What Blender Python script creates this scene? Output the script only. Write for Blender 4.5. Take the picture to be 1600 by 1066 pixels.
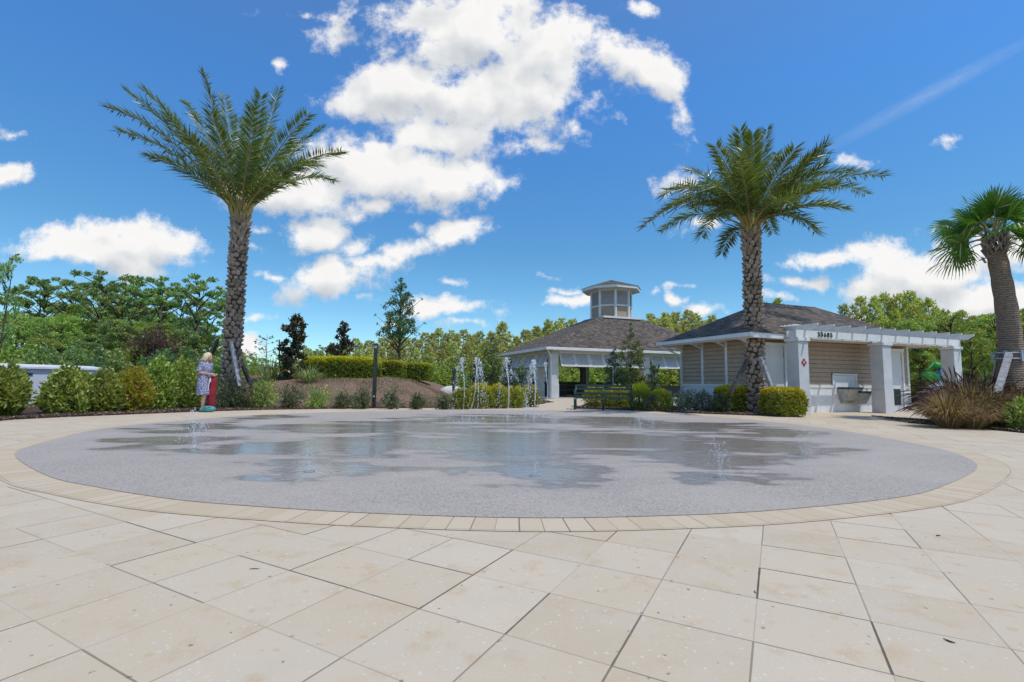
import bpy, bmesh, math, random
import numpy as np
from mathutils import Vector, Matrix
R = math.radians
rng = np.random.default_rng(7)
random.seed(7)
sc = bpy.context.scene
C = sc.collection
for o in list(bpy.data.objects): bpy.data.objects.remove(o)

# ------------------------------------------------------------------ camera
FPX, EYE, YH, ROLL = 754.0, 0.92, 597.5, 0.0105
PITCH = math.atan((YH-533)/FPX)
fw = Vector((0, math.cos(PITCH), math.sin(PITCH)))
up0 = Vector((0, -math.sin(PITCH), math.cos(PITCH))); rt0 = Vector((1, 0, 0))
rt = rt0*math.cos(ROLL)+up0*math.sin(ROLL); up = up0*math.cos(ROLL)-rt0*math.sin(ROLL)
cam = bpy.data.cameras.new('camera'); cam.sensor_width = 36; cam.lens = FPX/1600*36
cam.clip_end = 3000; cam.clip_start = .05
camo = bpy.data.objects.new('camera', cam); C.objects.link(camo)
m = Matrix((( rt.x, up.x, -fw.x, 0), (rt.y, up.y, -fw.y, 0), (rt.z, up.z, -fw.z, EYE), (0, 0, 0, 1)))
camo.matrix_world = m
sc.camera = camo
sc.render.resolution_x = 1024; sc.render.resolution_y = 682

def ray(px, py): return fw+rt*((px-800)/FPX)-up*((py-533)/FPX)
def G(px, py, z=0.0):                 # photograph pixel -> point on the ground
    r = ray(px, py); t = (z-EYE)/r.z; return Vector((0, 0, EYE))+r*t
def D(px, py, Y):                     # photograph pixel -> point at depth Y
    r = ray(px, py); return Vector((0, 0, EYE))+r*(Y/r.y)
def AT(px, Y, z=0.0):                 # column of the photograph at depth Y, on height z
    r = ray(px, 600); return Vector((r.x/r.y*Y, Y, z))
def proj(P):
    d = Vector(P)-Vector((0, 0, EYE)); z = d.dot(fw)
    return (round(800+FPX*d.dot(rt)/z), round(533-FPX*d.dot(up)/z))

# ------------------------------------------------------------------ sun, sky
SUN_EL, SUN_HEAD = R(64), R(128)      # heading clockwise from +Y
sd = Vector((math.sin(SUN_HEAD)*math.cos(SUN_EL), math.cos(SUN_HEAD)*math.cos(SUN_EL), math.sin(SUN_EL)))
sl = bpy.data.lights.new('sun', 'SUN'); sl.energy = 2.7; sl.angle = R(.6); sl.color = (1, .955, .88)
so = bpy.data.objects.new('sun', sl); C.objects.link(so)
so.rotation_euler = sd.to_track_quat('Z', 'Y').to_euler()
sc.view_settings.view_transform = 'Standard'; sc.view_settings.look = 'None'
sc.view_settings.exposure = 0.12; sc.view_settings.gamma = 1

W = bpy.data.worlds.new('World'); sc.world = W; W.use_nodes = True
nt = W.node_tree; nt.nodes.clear()
class NB:
    def __init__(s, tree): s.t = tree
    def n(s, typ, **kw):
        nd = s.t.nodes.new(typ)
        for k, v in kw.items():
            if k == 'inp':
                for a, b in v.items():
                    if hasattr(b, 'is_output') : s.t.links.new(b, nd.inputs[a])
                    else: nd.inputs[a].default_value = b
            else: setattr(nd, k, v)
        return nd
    def math(s, op, a, b=None, c=None, clamp=False):
        i = {0: a}
        if b is not None: i[1] = b
        if c is not None: i[2] = c
        return s.n('ShaderNodeMath', operation=op, use_clamp=clamp, inp=i).outputs[0]
    def vm(s, op, a, b=None):
        i = {0: a}
        if b is not None: i[1] = b
        nd = s.n('ShaderNodeVectorMath', operation=op, inp=i)
        return nd.outputs['Value'] if op in ('LENGTH', 'DOT_PRODUCT') else nd.outputs[0]
    def noise(s, vec, scale, detail=4, rough=.5, **kw):
        return s.n('ShaderNodeTexNoise', inp={'Vector': vec, 'Scale': scale, 'Detail': detail, 'Roughness': rough, **kw})
    def ramp(s, fac, stops, interp='LINEAR'):
        nd = s.n('ShaderNodeValToRGB', inp={'Fac': fac}); cr = nd.color_ramp; cr.interpolation = interp
        while len(cr.elements) < len(stops): cr.elements.new(.5)
        for e, (p, c) in zip(cr.elements, stops):
            e.position = p; e.color = (*c, 1) if len(c) == 3 else c
        return nd.outputs['Color']
    def mix(s, f, a, b, mode='MIX'):
        nd = s.n('ShaderNodeMix', data_type='RGBA', blend_type=mode)
        for i, v in ((0, f), (6, a), (7, b)):
            if hasattr(v, 'is_output'): s.t.links.new(v, nd.inputs[i])
            elif i == 0: nd.inputs[0].default_value = v
            else: nd.inputs[i].default_value = (*v, 1) if len(v) == 3 else v
        return nd.outputs[2]
    def ss(s, v, a, b):
        return s.n('ShaderNodeMapRange', interpolation_type='SMOOTHSTEP', inp={'Value': v, 'From Min': a, 'From Max': b}).outputs[0]
    def sep(s, v): return s.n('ShaderNodeSeparateXYZ', inp={0: v}).outputs
    def comb(s, x=0., y=0., z=0.): return s.n('ShaderNodeCombineXYZ', inp={0: x, 1: y, 2: z}).outputs[0]

# cloud field: blobs placed by direction on the sky; (px, py, half width, half height, rotation deg, strength)
CL = [(740,50,150,85,0,1.0),(615,135,115,52,-12,1.0),(770,150,165,75,0,1.0),(870,80,90,70,0,.95),(705,212,105,42,0,.9),
 (975,85,62,42,0,.75),(1030,115,62,34,40,.85),(1060,165,22,40,0,.6),(893,205,40,22,0,.6),(805,232,60,18,0,.55),(850,180,40,25,0,.5),
 (610,268,170,58,0,1.0),(545,248,90,42,0,1.0),(700,278,85,52,0,1.0),(460,300,110,30,0,.95),(575,315,60,24,0,.8),
 (495,362,62,32,0,.8),(565,385,30,20,0,.55),(635,388,52,22,-10,.8),(715,361,48,20,0,.8),(520,435,88,32,-8,.9),(590,412,60,20,0,.75),(430,426,44,9,0,.7),
 (705,483,64,17,0,.8),(728,508,35,8,0,.6),(165,392,150,36,0,1.05),(265,375,55,28,20,.8),(200,365,90,28,0,.95),(18,268,48,20,15,.75),(12,208,35,12,0,.4),
 (436,110,15,14,0,.7),(1005,15,32,12,0,.55),(892,472,42,14,0,.8),(880,455,26,6,0,.5),(1058,471,16,14,0,.7),(1066,449,20,7,0,.5),
 (1305,392,62,20,0,.75),(1065,288,38,26,0,.55),(1085,358,38,12,0,.5),(1455,425,130,50,0,1.05),(1380,452,80,34,0,.95),(1560,462,130,44,0,1.0),(1570,395,80,34,0,.85),
 (1480,226,36,10,0,.45),(1312,258,36,9,0,.4),(1100,490,36,12,0,.6),(1215,467,26,8,0,.5),(400,492,40,8,0,.5),(385,540,30,22,0,.7),(470,25,60,8,0,.25),
 (500,60,50,20,0,.3),(600,20,60,20,0,.35),(1250,440,50,10,0,.4),(1330,500,70,14,0,.5),(560,470,30,8,0,.3),
 (690,445,30,8,0,.35),(620,505,24,7,0,.5),(775,495,18,6,0,.45),(850,428,16,6,0,.4),(1030,455,14,6,0,.4),(655,352,22,12,0,.5),(400,360,26,8,0,.45),(395,385,20,8,0,.4),(560,330,40,18,0,.5),(1235,410,26,8,0,.4),(-250,200,200,60,0,1.),(1900,250,200,70,0,1.)]
g = bpy.data.node_groups.new('cloud_field', 'ShaderNodeTree')
g.interface.new_socket(name='P', in_out='INPUT', socket_type='NodeSocketVector')
g.interface.new_socket(name='V', in_out='OUTPUT', socket_type='NodeSocketFloat')
g.interface.new_socket(name='S', in_out='OUTPUT', socket_type='NodeSocketFloat')
b = NB(g); gi = b.n('NodeGroupInput'); go = b.n('NodeGroupOutput')
acc = None
wn = b.noise(gi.outputs[0], 7., 3, .55)
wp = b.vm('MULTIPLY', b.vm('SUBTRACT', wn.outputs['Color'], (.5, .5, .5)), (.11, .085, 0))
pw = b.vm('ADD', gi.outputs[0], wp)
for (px, py, rx, ry, rot, s) in CL:
    r = ray(px, py); cx, cz = r.x/r.y, r.z/r.y
    pq = pw if acc is None else b.n('ShaderNodeVectorMath', operation='MULTIPLY_ADD', inp={0: acc, 1: (1e-7, 1e-7, 0), 2: pw}).outputs[0]
    mp = b.n('ShaderNodeMapping', vector_type='TEXTURE', inp={'Vector': pq, 'Location': (cx, cz, 0), 'Rotation': (0, 0, R(-rot)), 'Scale': (rx/FPX*1.25, ry/FPX*1.3, 1)})
    d = b.vm('LENGTH', mp.outputs[0]) ; v = b.math('MULTIPLY_ADD', d, -s*.95, s*.95)
    acc = v if acc is None else b.math('SMOOTH_MAX', acc, v, .12)
nz = b.noise(gi.outputs[0], 11., 10, .66)
nz2 = b.noise(gi.outputs[0], 4.5, 2, .5)
nz3 = b.noise(gi.outputs[0], 9., 3, .5)
fs = b.math('ADD', b.math('MULTIPLY_ADD', nz3.outputs['Fac'], 1.5, -.75), acc)
f = b.math('MULTIPLY_ADD', nz.outputs['Fac'], 2.0, -1.02)
f = b.math('ADD', f, b.math('MULTIPLY_ADD', nz2.outputs['Fac'], .5, -.25))
f = b.math('ADD', f, acc)
g.links.new(f, go.inputs[0])
g.links.new(fs, go.inputs[1])
b = NB(nt)
tc = b.n('ShaderNodeTexCoord'); dv = b.sep(tc.outputs['Generated'])
yy = b.math('MAXIMUM', b.math('ABSOLUTE', dv[1]), .12)
P = b.comb(b.math('DIVIDE', dv[0], yy), b.math('DIVIDE', dv[2], yy), 0.)
def field(v): 
    gn = b.n('ShaderNodeGroup'); gn.node_tree = g; nt.links.new(v, gn.inputs[0]); return gn.outputs[0], gn.outputs[1]
f0, s0 = field(P); _, s1 = field(b.vm('ADD', P, (.014, .045, 0)))
alpha = b.ss(f0, .0, .5)
alpha = b.math('MULTIPLY', alpha, b.ss(dv[2], .0, .04))
r_ = ray(1455, 145); mp = b.n('ShaderNodeMapping', vector_type='TEXTURE', inp={'Vector': P, 'Location': (r_.x/r_.y, r_.z/r_.y, 0), 'Rotation': (0, 0, R(29)), 'Scale': (240/FPX, 16/FPX, 1)})
cn = b.noise(b.vm('MULTIPLY', mp.outputs[0], (3., 1., 1.)), 2.5, 6, .65).outputs['Fac']
ctr = b.math('MULTIPLY', b.math('SUBTRACT', 1., b.vm('LENGTH', mp.outputs[0]), clamp=True), b.math('MULTIPLY_ADD', cn, 1.0, -.1))
alpha = b.math('MAXIMUM', alpha, b.math('MULTIPLY', ctr, .32, clamp=True))
thick = b.ss(f0, .1, 1.0)
rel = b.math('MULTIPLY_ADD', b.math('SUBTRACT', s0, s1), 1.3, .68, clamp=True)   # side towards the sun is brighter
lum = b.math('MULTIPLY', b.math('MULTIPLY_ADD', rel, .20, .84), b.math('MULTIPLY_ADD', thick, -.05, 1.0))
ccol = b.mix(b.math('MULTIPLY', rel, 1.0), (.74, .79, .85), (1., .99, .98))
sky = b.n('ShaderNodeTexSky', sky_type='NISHITA', sun_disc=False)
sky.sun_elevation = SUN_EL; sky.sun_rotation = SUN_HEAD; sky.air_density = .8; sky.dust_density = .2; sky.ozone_density = 2.6
SKYS = .15
hs = b.n('ShaderNodeHueSaturation', inp={'Saturation': 1.10, 'Value': 1.32, 'Color': sky.outputs[0]})
tint = b.mix(1.0, hs.outputs[0], b.ramp(dv[2], [(0, (.56,.69,.66)), (.25, (.47,.72,.74)), (.5, (.51,.87,1.06)), (.75, (.9,1.,1.05))]), 'MULTIPLY')
cs = b.vm('SCALE', ccol); cs.node.inputs['Scale'].default_value = 1
nt.links.new(b.math('MULTIPLY', lum, .86/SKYS), cs.node.inputs['Scale'])
fin = b.mix(alpha, tint, cs)
bg = b.n('ShaderNodeBackground', inp={'Color': fin, 'Strength': SKYS})
wo = b.n('ShaderNodeOutputWorld'); nt.links.new(bg.outputs[0], wo.inputs[0])
W.cycles.sampling_method = 'MANUAL'; W.cycles.sample_map_resolution = 512

# ------------------------------------------------------------------ materials
M = {}
def mat(name, col=(.5,.5,.5), rough=.7, metal=0., fn=None, bump=None, spec=.5, **kw):
    mt = bpy.data.materials.new(name); mt.use_nodes = True; t = mt.node_tree; b = NB(t)
    p = t.nodes['Principled BSDF']; p.inputs['Base Color'].default_value = (*col, 1)
    p.inputs['Roughness'].default_value = rough; p.inputs['Metallic'].default_value = metal
    p.inputs['Specular IOR Level'].default_value = spec
    for k, v in kw.items(): p.inputs[k.replace('_', ' ')].default_value = v
    if fn: fn(b, p, t)
    M[name] = mt; return mt
def link(t, a, bb): t.links.new(a, bb)
def bumpn(b, p, t, h, dist, strength=1.):
    bn = b.n('ShaderNodeBump', inp={'Height': h, 'Distance': dist, 'Strength': strength}); link(t, bn.outputs[0], p.inputs['Normal'])
def pos(b): return b.n('ShaderNodeNewGeometry').outputs['Position']
def objc(b): return b.n('ShaderNodeTexCoord').outputs['Object']

def vary(c1, c2, scale=6, bumpd=0., bscale=40, detail=5):
    def fn(b, p, t):
        o = objc(b); n = b.noise(o, scale, detail, .6)
        c = b.mix(b.ss(n.outputs['Fac'], .3, .7), c1, c2); link(t, c, p.inputs['Base Color'])
        if bumpd:
            bumpn(b, p, t, b.noise(o, bscale, 4, .6).outputs['Fac'], bumpd)
    return fn
mat('white_paint', (.7,.7,.7), .45, fn=vary((.66,.655,.65), (.76,.75,.74), 3, .002, 60))
mat('column_paint', (.6,.6,.6), .5, fn=vary((.53,.53,.535), (.62,.615,.61), 2.2, .003, 30))
mat('door_paint', (.62,.62,.63), .35, fn=vary((.58,.58,.59), (.66,.66,.67), 1.5))
mat('soffit', (.62,.60,.56), .7)
mat('siding', (.27,.205,.15), .65, fn=vary((.38,.275,.19), (.44,.32,.225), 5, .003, 50))
mat('siding_shadow', (.25,.18,.125), .9)  # darker tone stands in for the shadow lines between the lapped boards
mat('steel', (.42,.43,.41), .38, .75, fn=vary((.36,.37,.35), (.5,.5,.48), 8))
mat('dark_metal', (.025,.025,.028), .4)
mat('black_paint', (.02,.02,.022), .35, fn=vary((.015,.015,.016), (.035,.034,.032), 12))
mat('bench_green', (.012,.035,.033), .3, fn=vary((.01,.03,.028), (.02,.045,.042), 14))
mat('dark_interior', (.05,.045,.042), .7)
mat('concrete_slab', (.5,.47,.42), .85, fn=vary((.44,.41,.36), (.55,.52,.46), 2, .004, 60))
mat('wood_brace', (.3,.27,.26), .75, fn=vary((.22,.2,.2), (.42,.4,.4), 9, .004, 60))
mat('brace_shaded', (.1,.075,.075), .8, fn=vary((.06,.045,.045), (.16,.12,.12), 9, .004, 60))  # same brace timber, with shade put into its colour
mat('strap', (.3,.36,.45), .5)
mat('red_paint', (.35,.01,.03), .4)
mat('red_fabric', (.3,.012,.025), .75, fn=vary((.22,.006,.015), (.33,.014,.03), 9, .006, 30))
mat('teal_fabric', (.06,.28,.27), .7, fn=vary((.04,.22,.22), (.1,.34,.33), 12, .006, 30))
mat('white_cloth', (.75,.75,.75), .8)
mat('skin', (.5,.27,.19), .5, fn=vary((.46,.24,.16), (.55,.31,.22), 12), Subsurface_Weight=.08)
mat('hair', (.62,.48,.3), .5, fn=lambda b, p, t: link(t, b.mix(b.noise(b.vm('MULTIPLY', objc(b), (60, 60, 8)), 2, 4, .6).outputs['Fac'], (.42,.3,.16), (.85,.72,.5)), p.inputs['Base Color']))
def f_dress(b, p, t):
    v = b.n('ShaderNodeTexVoronoi', inp={'Vector': objc(b), 'Scale': 42.}); n = b.noise(objc(b), 30, 3, .6)
    c = b.ramp(v.outputs['Distance'], [(0, (.6,.58,.62)), (.38, (.42,.42,.52)), (.55, (.08,.11,.24)), (1, (.07,.1,.24))])
    c = b.mix(b.ss(n.outputs['Fac'], .55, .7), c, (.62,.42,.5)); link(t, c, p.inputs['Base Color'])
    bumpn(b, p, t, b.noise(b.vm('MULTIPLY', objc(b), (1, 1, .15)), 14, 3, .5).outputs['Fac'], .03)
mat('dress_print', rough=.85, fn=f_dress)
mat('play_green', (.03,.34,.06), .4); mat('play_blue', (.03,.09,.35), .35); mat('play_grey', (.2,.22,.3), .4)
mat('cabinet_white', (.66,.67,.72), .5, fn=vary((.6,.61,.67), (.74,.74,.78), 1.5))
mat('cabinet_blue', (.22,.3,.4), .5); mat('boulder', (.6,.58,.54), .9, fn=vary((.5,.48,.45), (.7,.68,.64), 3, .03, 8))
mat('boot_nut', (.35,.3,.25), .8)

def f_leaf(c1, c2, c3=None, trans=.35, zt=None):
    def fn(b, p, t):
        geo = b.n('ShaderNodeNewGeometry'); oi = b.n('ShaderNodeObjectInfo')
        o = objc(b); n = b.noise(o, 1.3, 3, .5)
        rnd = geo.outputs['Random Per Island']
        f = b.math('MULTIPLY_ADD', rnd, .65, b.math('MULTIPLY_ADD', n.outputs['Fac'], 1.2, -.45), clamp=True)
        c = b.mix(f, c1, c2)
        if c3:
            m3 = b.ss(rnd, .78, .95)
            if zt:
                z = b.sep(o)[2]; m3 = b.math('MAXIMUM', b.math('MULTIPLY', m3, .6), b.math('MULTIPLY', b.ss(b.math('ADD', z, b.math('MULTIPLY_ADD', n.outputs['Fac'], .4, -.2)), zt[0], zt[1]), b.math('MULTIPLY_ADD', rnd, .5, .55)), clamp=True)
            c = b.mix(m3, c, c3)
        hv = b.n('ShaderNodeHueSaturation', inp={'Color': c, 'Hue': b.math('MULTIPLY_ADD', oi.outputs['Random'], .03, .485), 'Value': b.math('MULTIPLY_ADD', oi.outputs['Random'], .3, .85)})
        link(t, hv.outputs[0], p.inputs['Base Color'])
        tr = b.n('ShaderNodeBsdfTranslucent', inp={'Color': b.mix(1., hv.outputs[0], (1.5, 1.5, .8), 'MULTIPLY')})
        ms = b.n('ShaderNodeMixShader', inp={0: trans, 1: p.outputs[0], 2: tr.outputs[0]})
        link(t, ms.outputs[0], t.nodes['Material Output'].inputs['Surface'])
    return fn
mat('leaf_forest', rough=.5, fn=f_leaf((0.134,0.225,0.054), (0.457,0.558,0.134), (0.680,0.680,0.188), .38))
mat('leaf_forest_dark', rough=.5, fn=f_leaf((0.094,0.187,0.069), (0.312,0.448,0.140), (0.562,0.573,0.187), .32))
mat('leaf_pine', rough=.5, fn=f_leaf((0.215,0.264,0.050), (0.593,0.556,0.116), (0.680,0.668,0.165), .4))
mat('leaf_pine_far', rough=.5, fn=f_leaf((0.281,0.306,0.099), (0.659,0.598,0.198), (0.680,0.680,0.281), .4))
mat('leaf_shrub', rough=.4, fn=f_leaf((0.123,0.189,0.035), (0.448,0.510,0.102), (0.680,0.680,0.230), .35))
mat('leaf_olive', rough=.5, fn=f_leaf((0.058,0.083,0.038), (0.173,0.200,0.096), (0.250,0.217,0.115), .3))
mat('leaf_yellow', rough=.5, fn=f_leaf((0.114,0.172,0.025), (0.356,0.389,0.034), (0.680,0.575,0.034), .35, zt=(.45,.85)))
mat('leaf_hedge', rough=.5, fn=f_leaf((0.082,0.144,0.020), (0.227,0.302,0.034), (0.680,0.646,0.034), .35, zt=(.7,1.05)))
mat('leaf_autumn', rough=.5, fn=f_leaf((.30,.32,.03), (.55,.5,.06), (.42,.15,.06), .4))
mat('leaf_bronze', rough=.35, fn=f_leaf((0.024,0.037,0.020), (0.068,0.075,0.035), (0.216,0.088,0.035), .15))
mat('leaf_holly', rough=.35, fn=f_leaf((0.032,0.065,0.032), (0.096,0.145,0.064), (0.160,0.203,0.096), .2))
mat('leaf_tree', rough=.45, fn=f_leaf((0.038,0.100,0.042), (0.134,0.250,0.086), (0.192,0.283,0.096), .35))
mat('twig_brown', rough=.9, fn=f_leaf((0.115,0.069,0.052), (0.230,0.138,0.092), (0.115,0.161,0.034), .2))
mat('leaf_cypress', rough=.5, fn=f_leaf((.09,.13,.035), (.24,.29,.09), (.34,.36,.13), .35))
mat('leaf_grey', rough=.6, fn=f_leaf((.1,.14,.1), (.28,.33,.26), (.55,.55,.45), .2))
mat('flax', rough=.5, fn=f_leaf((.14,.2,.06), (.4,.43,.2), (.6,.6,.35), .3))
mat('frond', rough=.33, fn=f_leaf((.075,.115,.022), (.17,.22,.05), (.3,.32,.1), .32))
mat('frond_old', rough=.4, fn=f_leaf((.07,.1,.02), (.17,.2,.05), (.3,.25,.1), .28))
mat('rachis', rough=.5, col=(.35,.3,.12), fn=vary((.3,.2,.08), (.34,.34,.12), 3))
mat('fan_leaf', rough=.3, fn=f_leaf((0.040,0.115,0.014), (0.115,0.230,0.034), (0.402,0.414,0.172), .3))
mat('dry_grass', rough=.8, fn=f_leaf((0.184,0.115,0.046), (0.414,0.299,0.138), (0.552,0.437,0.230), .25))
mat('red_grass', rough=.8, fn=f_leaf((0.057,0.021,0.023), (0.161,0.069,0.046), (0.287,0.172,0.092), .25))
mat('bark', rough=.9, fn=vary((.05,.037,.028), (.14,.11,.085), 7, .02, 22))
mat('bark_pale', rough=.9, fn=vary((.16,.13,.11), (.3,.26,.22), 7, .02, 22))
def f_boot(b, p, t):
    geo = b.n('ShaderNodeNewGeometry'); n = b.noise(objc(b), 30, 4, .65)
    c = b.mix(geo.outputs['Random Per Island'], (.27,.195,.145), (.52,.41,.33))
    c = b.mix(b.ss(n.outputs['Fac'], .45, .7), c, (.17,.12,.09)); link(t, c, p.inputs['Base Color'])
    bumpn(b, p, t, n.outputs['Fac'], .02)
mat('palm_boot', rough=.9, fn=f_boot)
mat('palm_core', rough=.95, fn=vary((.035,.024,.018), (.085,.06,.045), 14, .02, 40))
def f_sabal(b, p, t):
    z = b.n('ShaderNodeTexWave', wave_type='BANDS', bands_direction='Z', inp={'Vector': objc(b), 'Scale': 5.5, 'Distortion': 3., 'Detail': 3., 'Detail Scale': 3.})
    n = b.noise(b.vm('MULTIPLY', objc(b), (1, 1, 4)), 10, 5, .6)
    c = b.mix(z.outputs['Fac'], (.17,.115,.08), (.32,.24,.18)); c = b.mix(b.ss(n.outputs['Fac'], .5, .7), c, (.1,.07,.055))
    link(t, c, p.inputs['Base Color']); bumpn(b, p, t, b.math('ADD', z.outputs['Fac'], n.outputs['Fac']), .015)
mat('sabal_bark', rough=.9, fn=f_sabal)

GA = R(28.6)
def f_paver(b, p, t):
    P = pos(b); s = b.sep(P); cu, su = math.cos(GA), math.sin(GA)
    u = b.math('SUBTRACT', b.math('MULTIPLY', s[0], cu), b.math('MULTIPLY', s[1], su))
    v = b.math('ADD', b.math('MULTIPLY', s[0], su), b.math('MULTIPLY', s[1], cu))
    wob = b.noise(P, 14, 2, .5).outputs['Fac']
    k = .4
    u = b.math('ADD', u, .1); v = b.math('SUBTRACT', v, .02)
    uk = b.math('DIVIDE', u, k); vk = b.math('DIVIDE', v, k)
    iu = b.math('FLOOR', uk); iv = b.math('FLOOR', vk)
    wn = b.n('ShaderNodeTexWhiteNoise', inp={0: b.comb(iu, iv, 0.)})
    def joint(a, o, ph):
        r = b.math('ROUND', a); d = b.math('MULTIPLY', b.math('ABSOLUTE', b.math('SUBTRACT', a, r)), k)
        w2 = b.n('ShaderNodeTexWhiteNoise', inp={0: b.comb(b.math('ADD', r, ph), b.math('FLOOR', o), 3.)}).outputs[0]
        wd = b.math('MULTIPLY', b.math('MULTIPLY_ADD', w2, .0032, .0005), b.math('MULTIPLY_ADD', wob, .8, .6))
        e = b.math('SUBTRACT', 1., b.ss(b.math('SUBTRACT', d, wd), 0., .0016))
        return b.math('MULTIPLY', e, b.math('MULTIPLY_ADD', b.math('POWER', w2, 1.4), .85, .15))
    j = b.math('MAXIMUM', joint(uk, vk, .0), joint(vk, uk, 77.))
    # far away the individual joints fade into an average tone
    base = b.ramp(wn.outputs[0], [(0, (.53,.422,.285)), (.5, (.575,.465,.32)), (1, (.61,.505,.365))])
    ln = b.noise(P, 2.2, 5, .65).outputs['Fac']; base = b.mix(b.ss(ln, .38, .72), base, (.57,.475,.35))
    ln2 = b.noise(P, 5.5, 4, .6).outputs['Fac']; base = b.mix(b.math('MULTIPLY', b.ss(ln2, .52, .75), .7), base, (.52,.37,.215))
    g1 = b.noise(P, 160, 3, .7).outputs['Fac']; base = b.mix(b.math('MULTIPLY', b.ss(g1, .5, .75), .35), base, (.36,.31,.25))
    def chips(scale, thr, col, base, amt=1.):
        w = b.vm('ADD', P, b.vm('MULTIPLY', b.noise(P, scale*1.2, 2, .5).outputs['Color'], (1.1/scale, 1.1/scale, 0)))
        vo = b.n('ShaderNodeTexVoronoi', inp={'Vector': w, 'Scale': scale, 'Randomness': 1.})
        sel = b.math('GREATER_THAN', b.sep(vo.outputs['Color'])[0], thr)
        siz = b.math('MULTIPLY_ADD', b.sep(vo.outputs['Color'])[1], .28, .06)
        e = b.math('SUBTRACT', 1., b.ss(b.math('SUBTRACT', vo.outputs['Distance'], siz), 0., .07))
        return b.mix(b.math('MULTIPLY', b.math('MULTIPLY', e, sel), amt), base, col)
    base = chips(52, .86, (.66,.62,.56), base, .6); base = chips(75, .86, (.48,.44,.4), base, .6)
    base = chips(44, .975, (.22,.18,.15), base, .75); base = chips(110, .72, (.62,.55,.45), base, .5); base = chips(22, .95, (.52,.34,.17), base, .45)
    dist = b.vm('LENGTH', P); jf = b.math('SUBTRACT', 1.0, b.math('MULTIPLY', b.ss(dist, 3.5, 9.), .8))
    c = b.mix(b.math('MULTIPLY', j, .93), base, (.06,.045,.035))
    link(t, c, p.inputs['Base Color'])
    h = b.math('SUBTRACT', b.math('MULTIPLY', b.noise(P, 70, 4, .7).outputs['Fac'], .25), j)
    bumpn(b, p, t, h, .006, .5)
    link(t, b.math('MULTIPLY_ADD', g1, .25, .62), p.inputs['Roughness'])
mat('paver', rough=.75, spec=.35, fn=f_paver)
def f_ring(b, p, t):
    uv = b.n('ShaderNodeUVMap').outputs[0]; s = b.sep(uv); P = pos(b)
    k = .148; a = b.math('DIVIDE', s[0], k); r = b.math('ROUND', a)
    w2 = b.n('ShaderNodeTexWhiteNoise', noise_dimensions='1D', inp={1: r}).outputs[0]
    d = b.math('MULTIPLY', b.math('ABSOLUTE', b.math('SUBTRACT', a, r)), k)
    wd = b.math('MULTIPLY_ADD', w2, .003, .0004)
    j = b.math('MULTIPLY', b.math('SUBTRACT', 1., b.ss(b.math('SUBTRACT', d, wd), 0., .002)), b.math('MULTIPLY_ADD', w2, .8, .2))
    ed = b.math('ABSOLUTE', b.math('SUBTRACT', s[1], .285)); j2 = b.math('SUBTRACT', 1., b.ss(ed, .002, .006))
    j = b.math('MAXIMUM', j, b.math('MULTIPLY', j2, b.math('MULTIPLY_ADD', b.noise(P, 3, 2, .5).outputs['Fac'], 1.4, -.25), clamp=True))
    wn = b.n('ShaderNodeTexWhiteNoise', noise_dimensions='1D', inp={1: b.math('FLOOR', a)}).outputs[0]
    base = b.ramp(wn, [(0, (.54,.42,.27)), (.5, (.57,.455,.305)), (1, (.60,.485,.34))])
    n = b.noise(P, 120, 4, .7).outputs['Fac']; base = b.mix(b.math('MULTIPLY', b.ss(n, .5, .7), .4), base, (.35,.27,.18))
    n2 = b.noise(P, 6, 4, .7).outputs['Fac']; base = b.mix(b.math('MULTIPLY', b.ss(n2, .5, .8), .5), base, (.54,.475,.37))
    link(t, b.mix(b.math('MULTIPLY', j, .8), base, (.12,.085,.055)), p.inputs['Base Color'])
    bumpn(b, p, t, b.math('SUBTRACT', b.math('MULTIPLY', n, .3), j), .005, .5)
mat('ring_paver', rough=.75, spec=.3, fn=f_ring)
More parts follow.
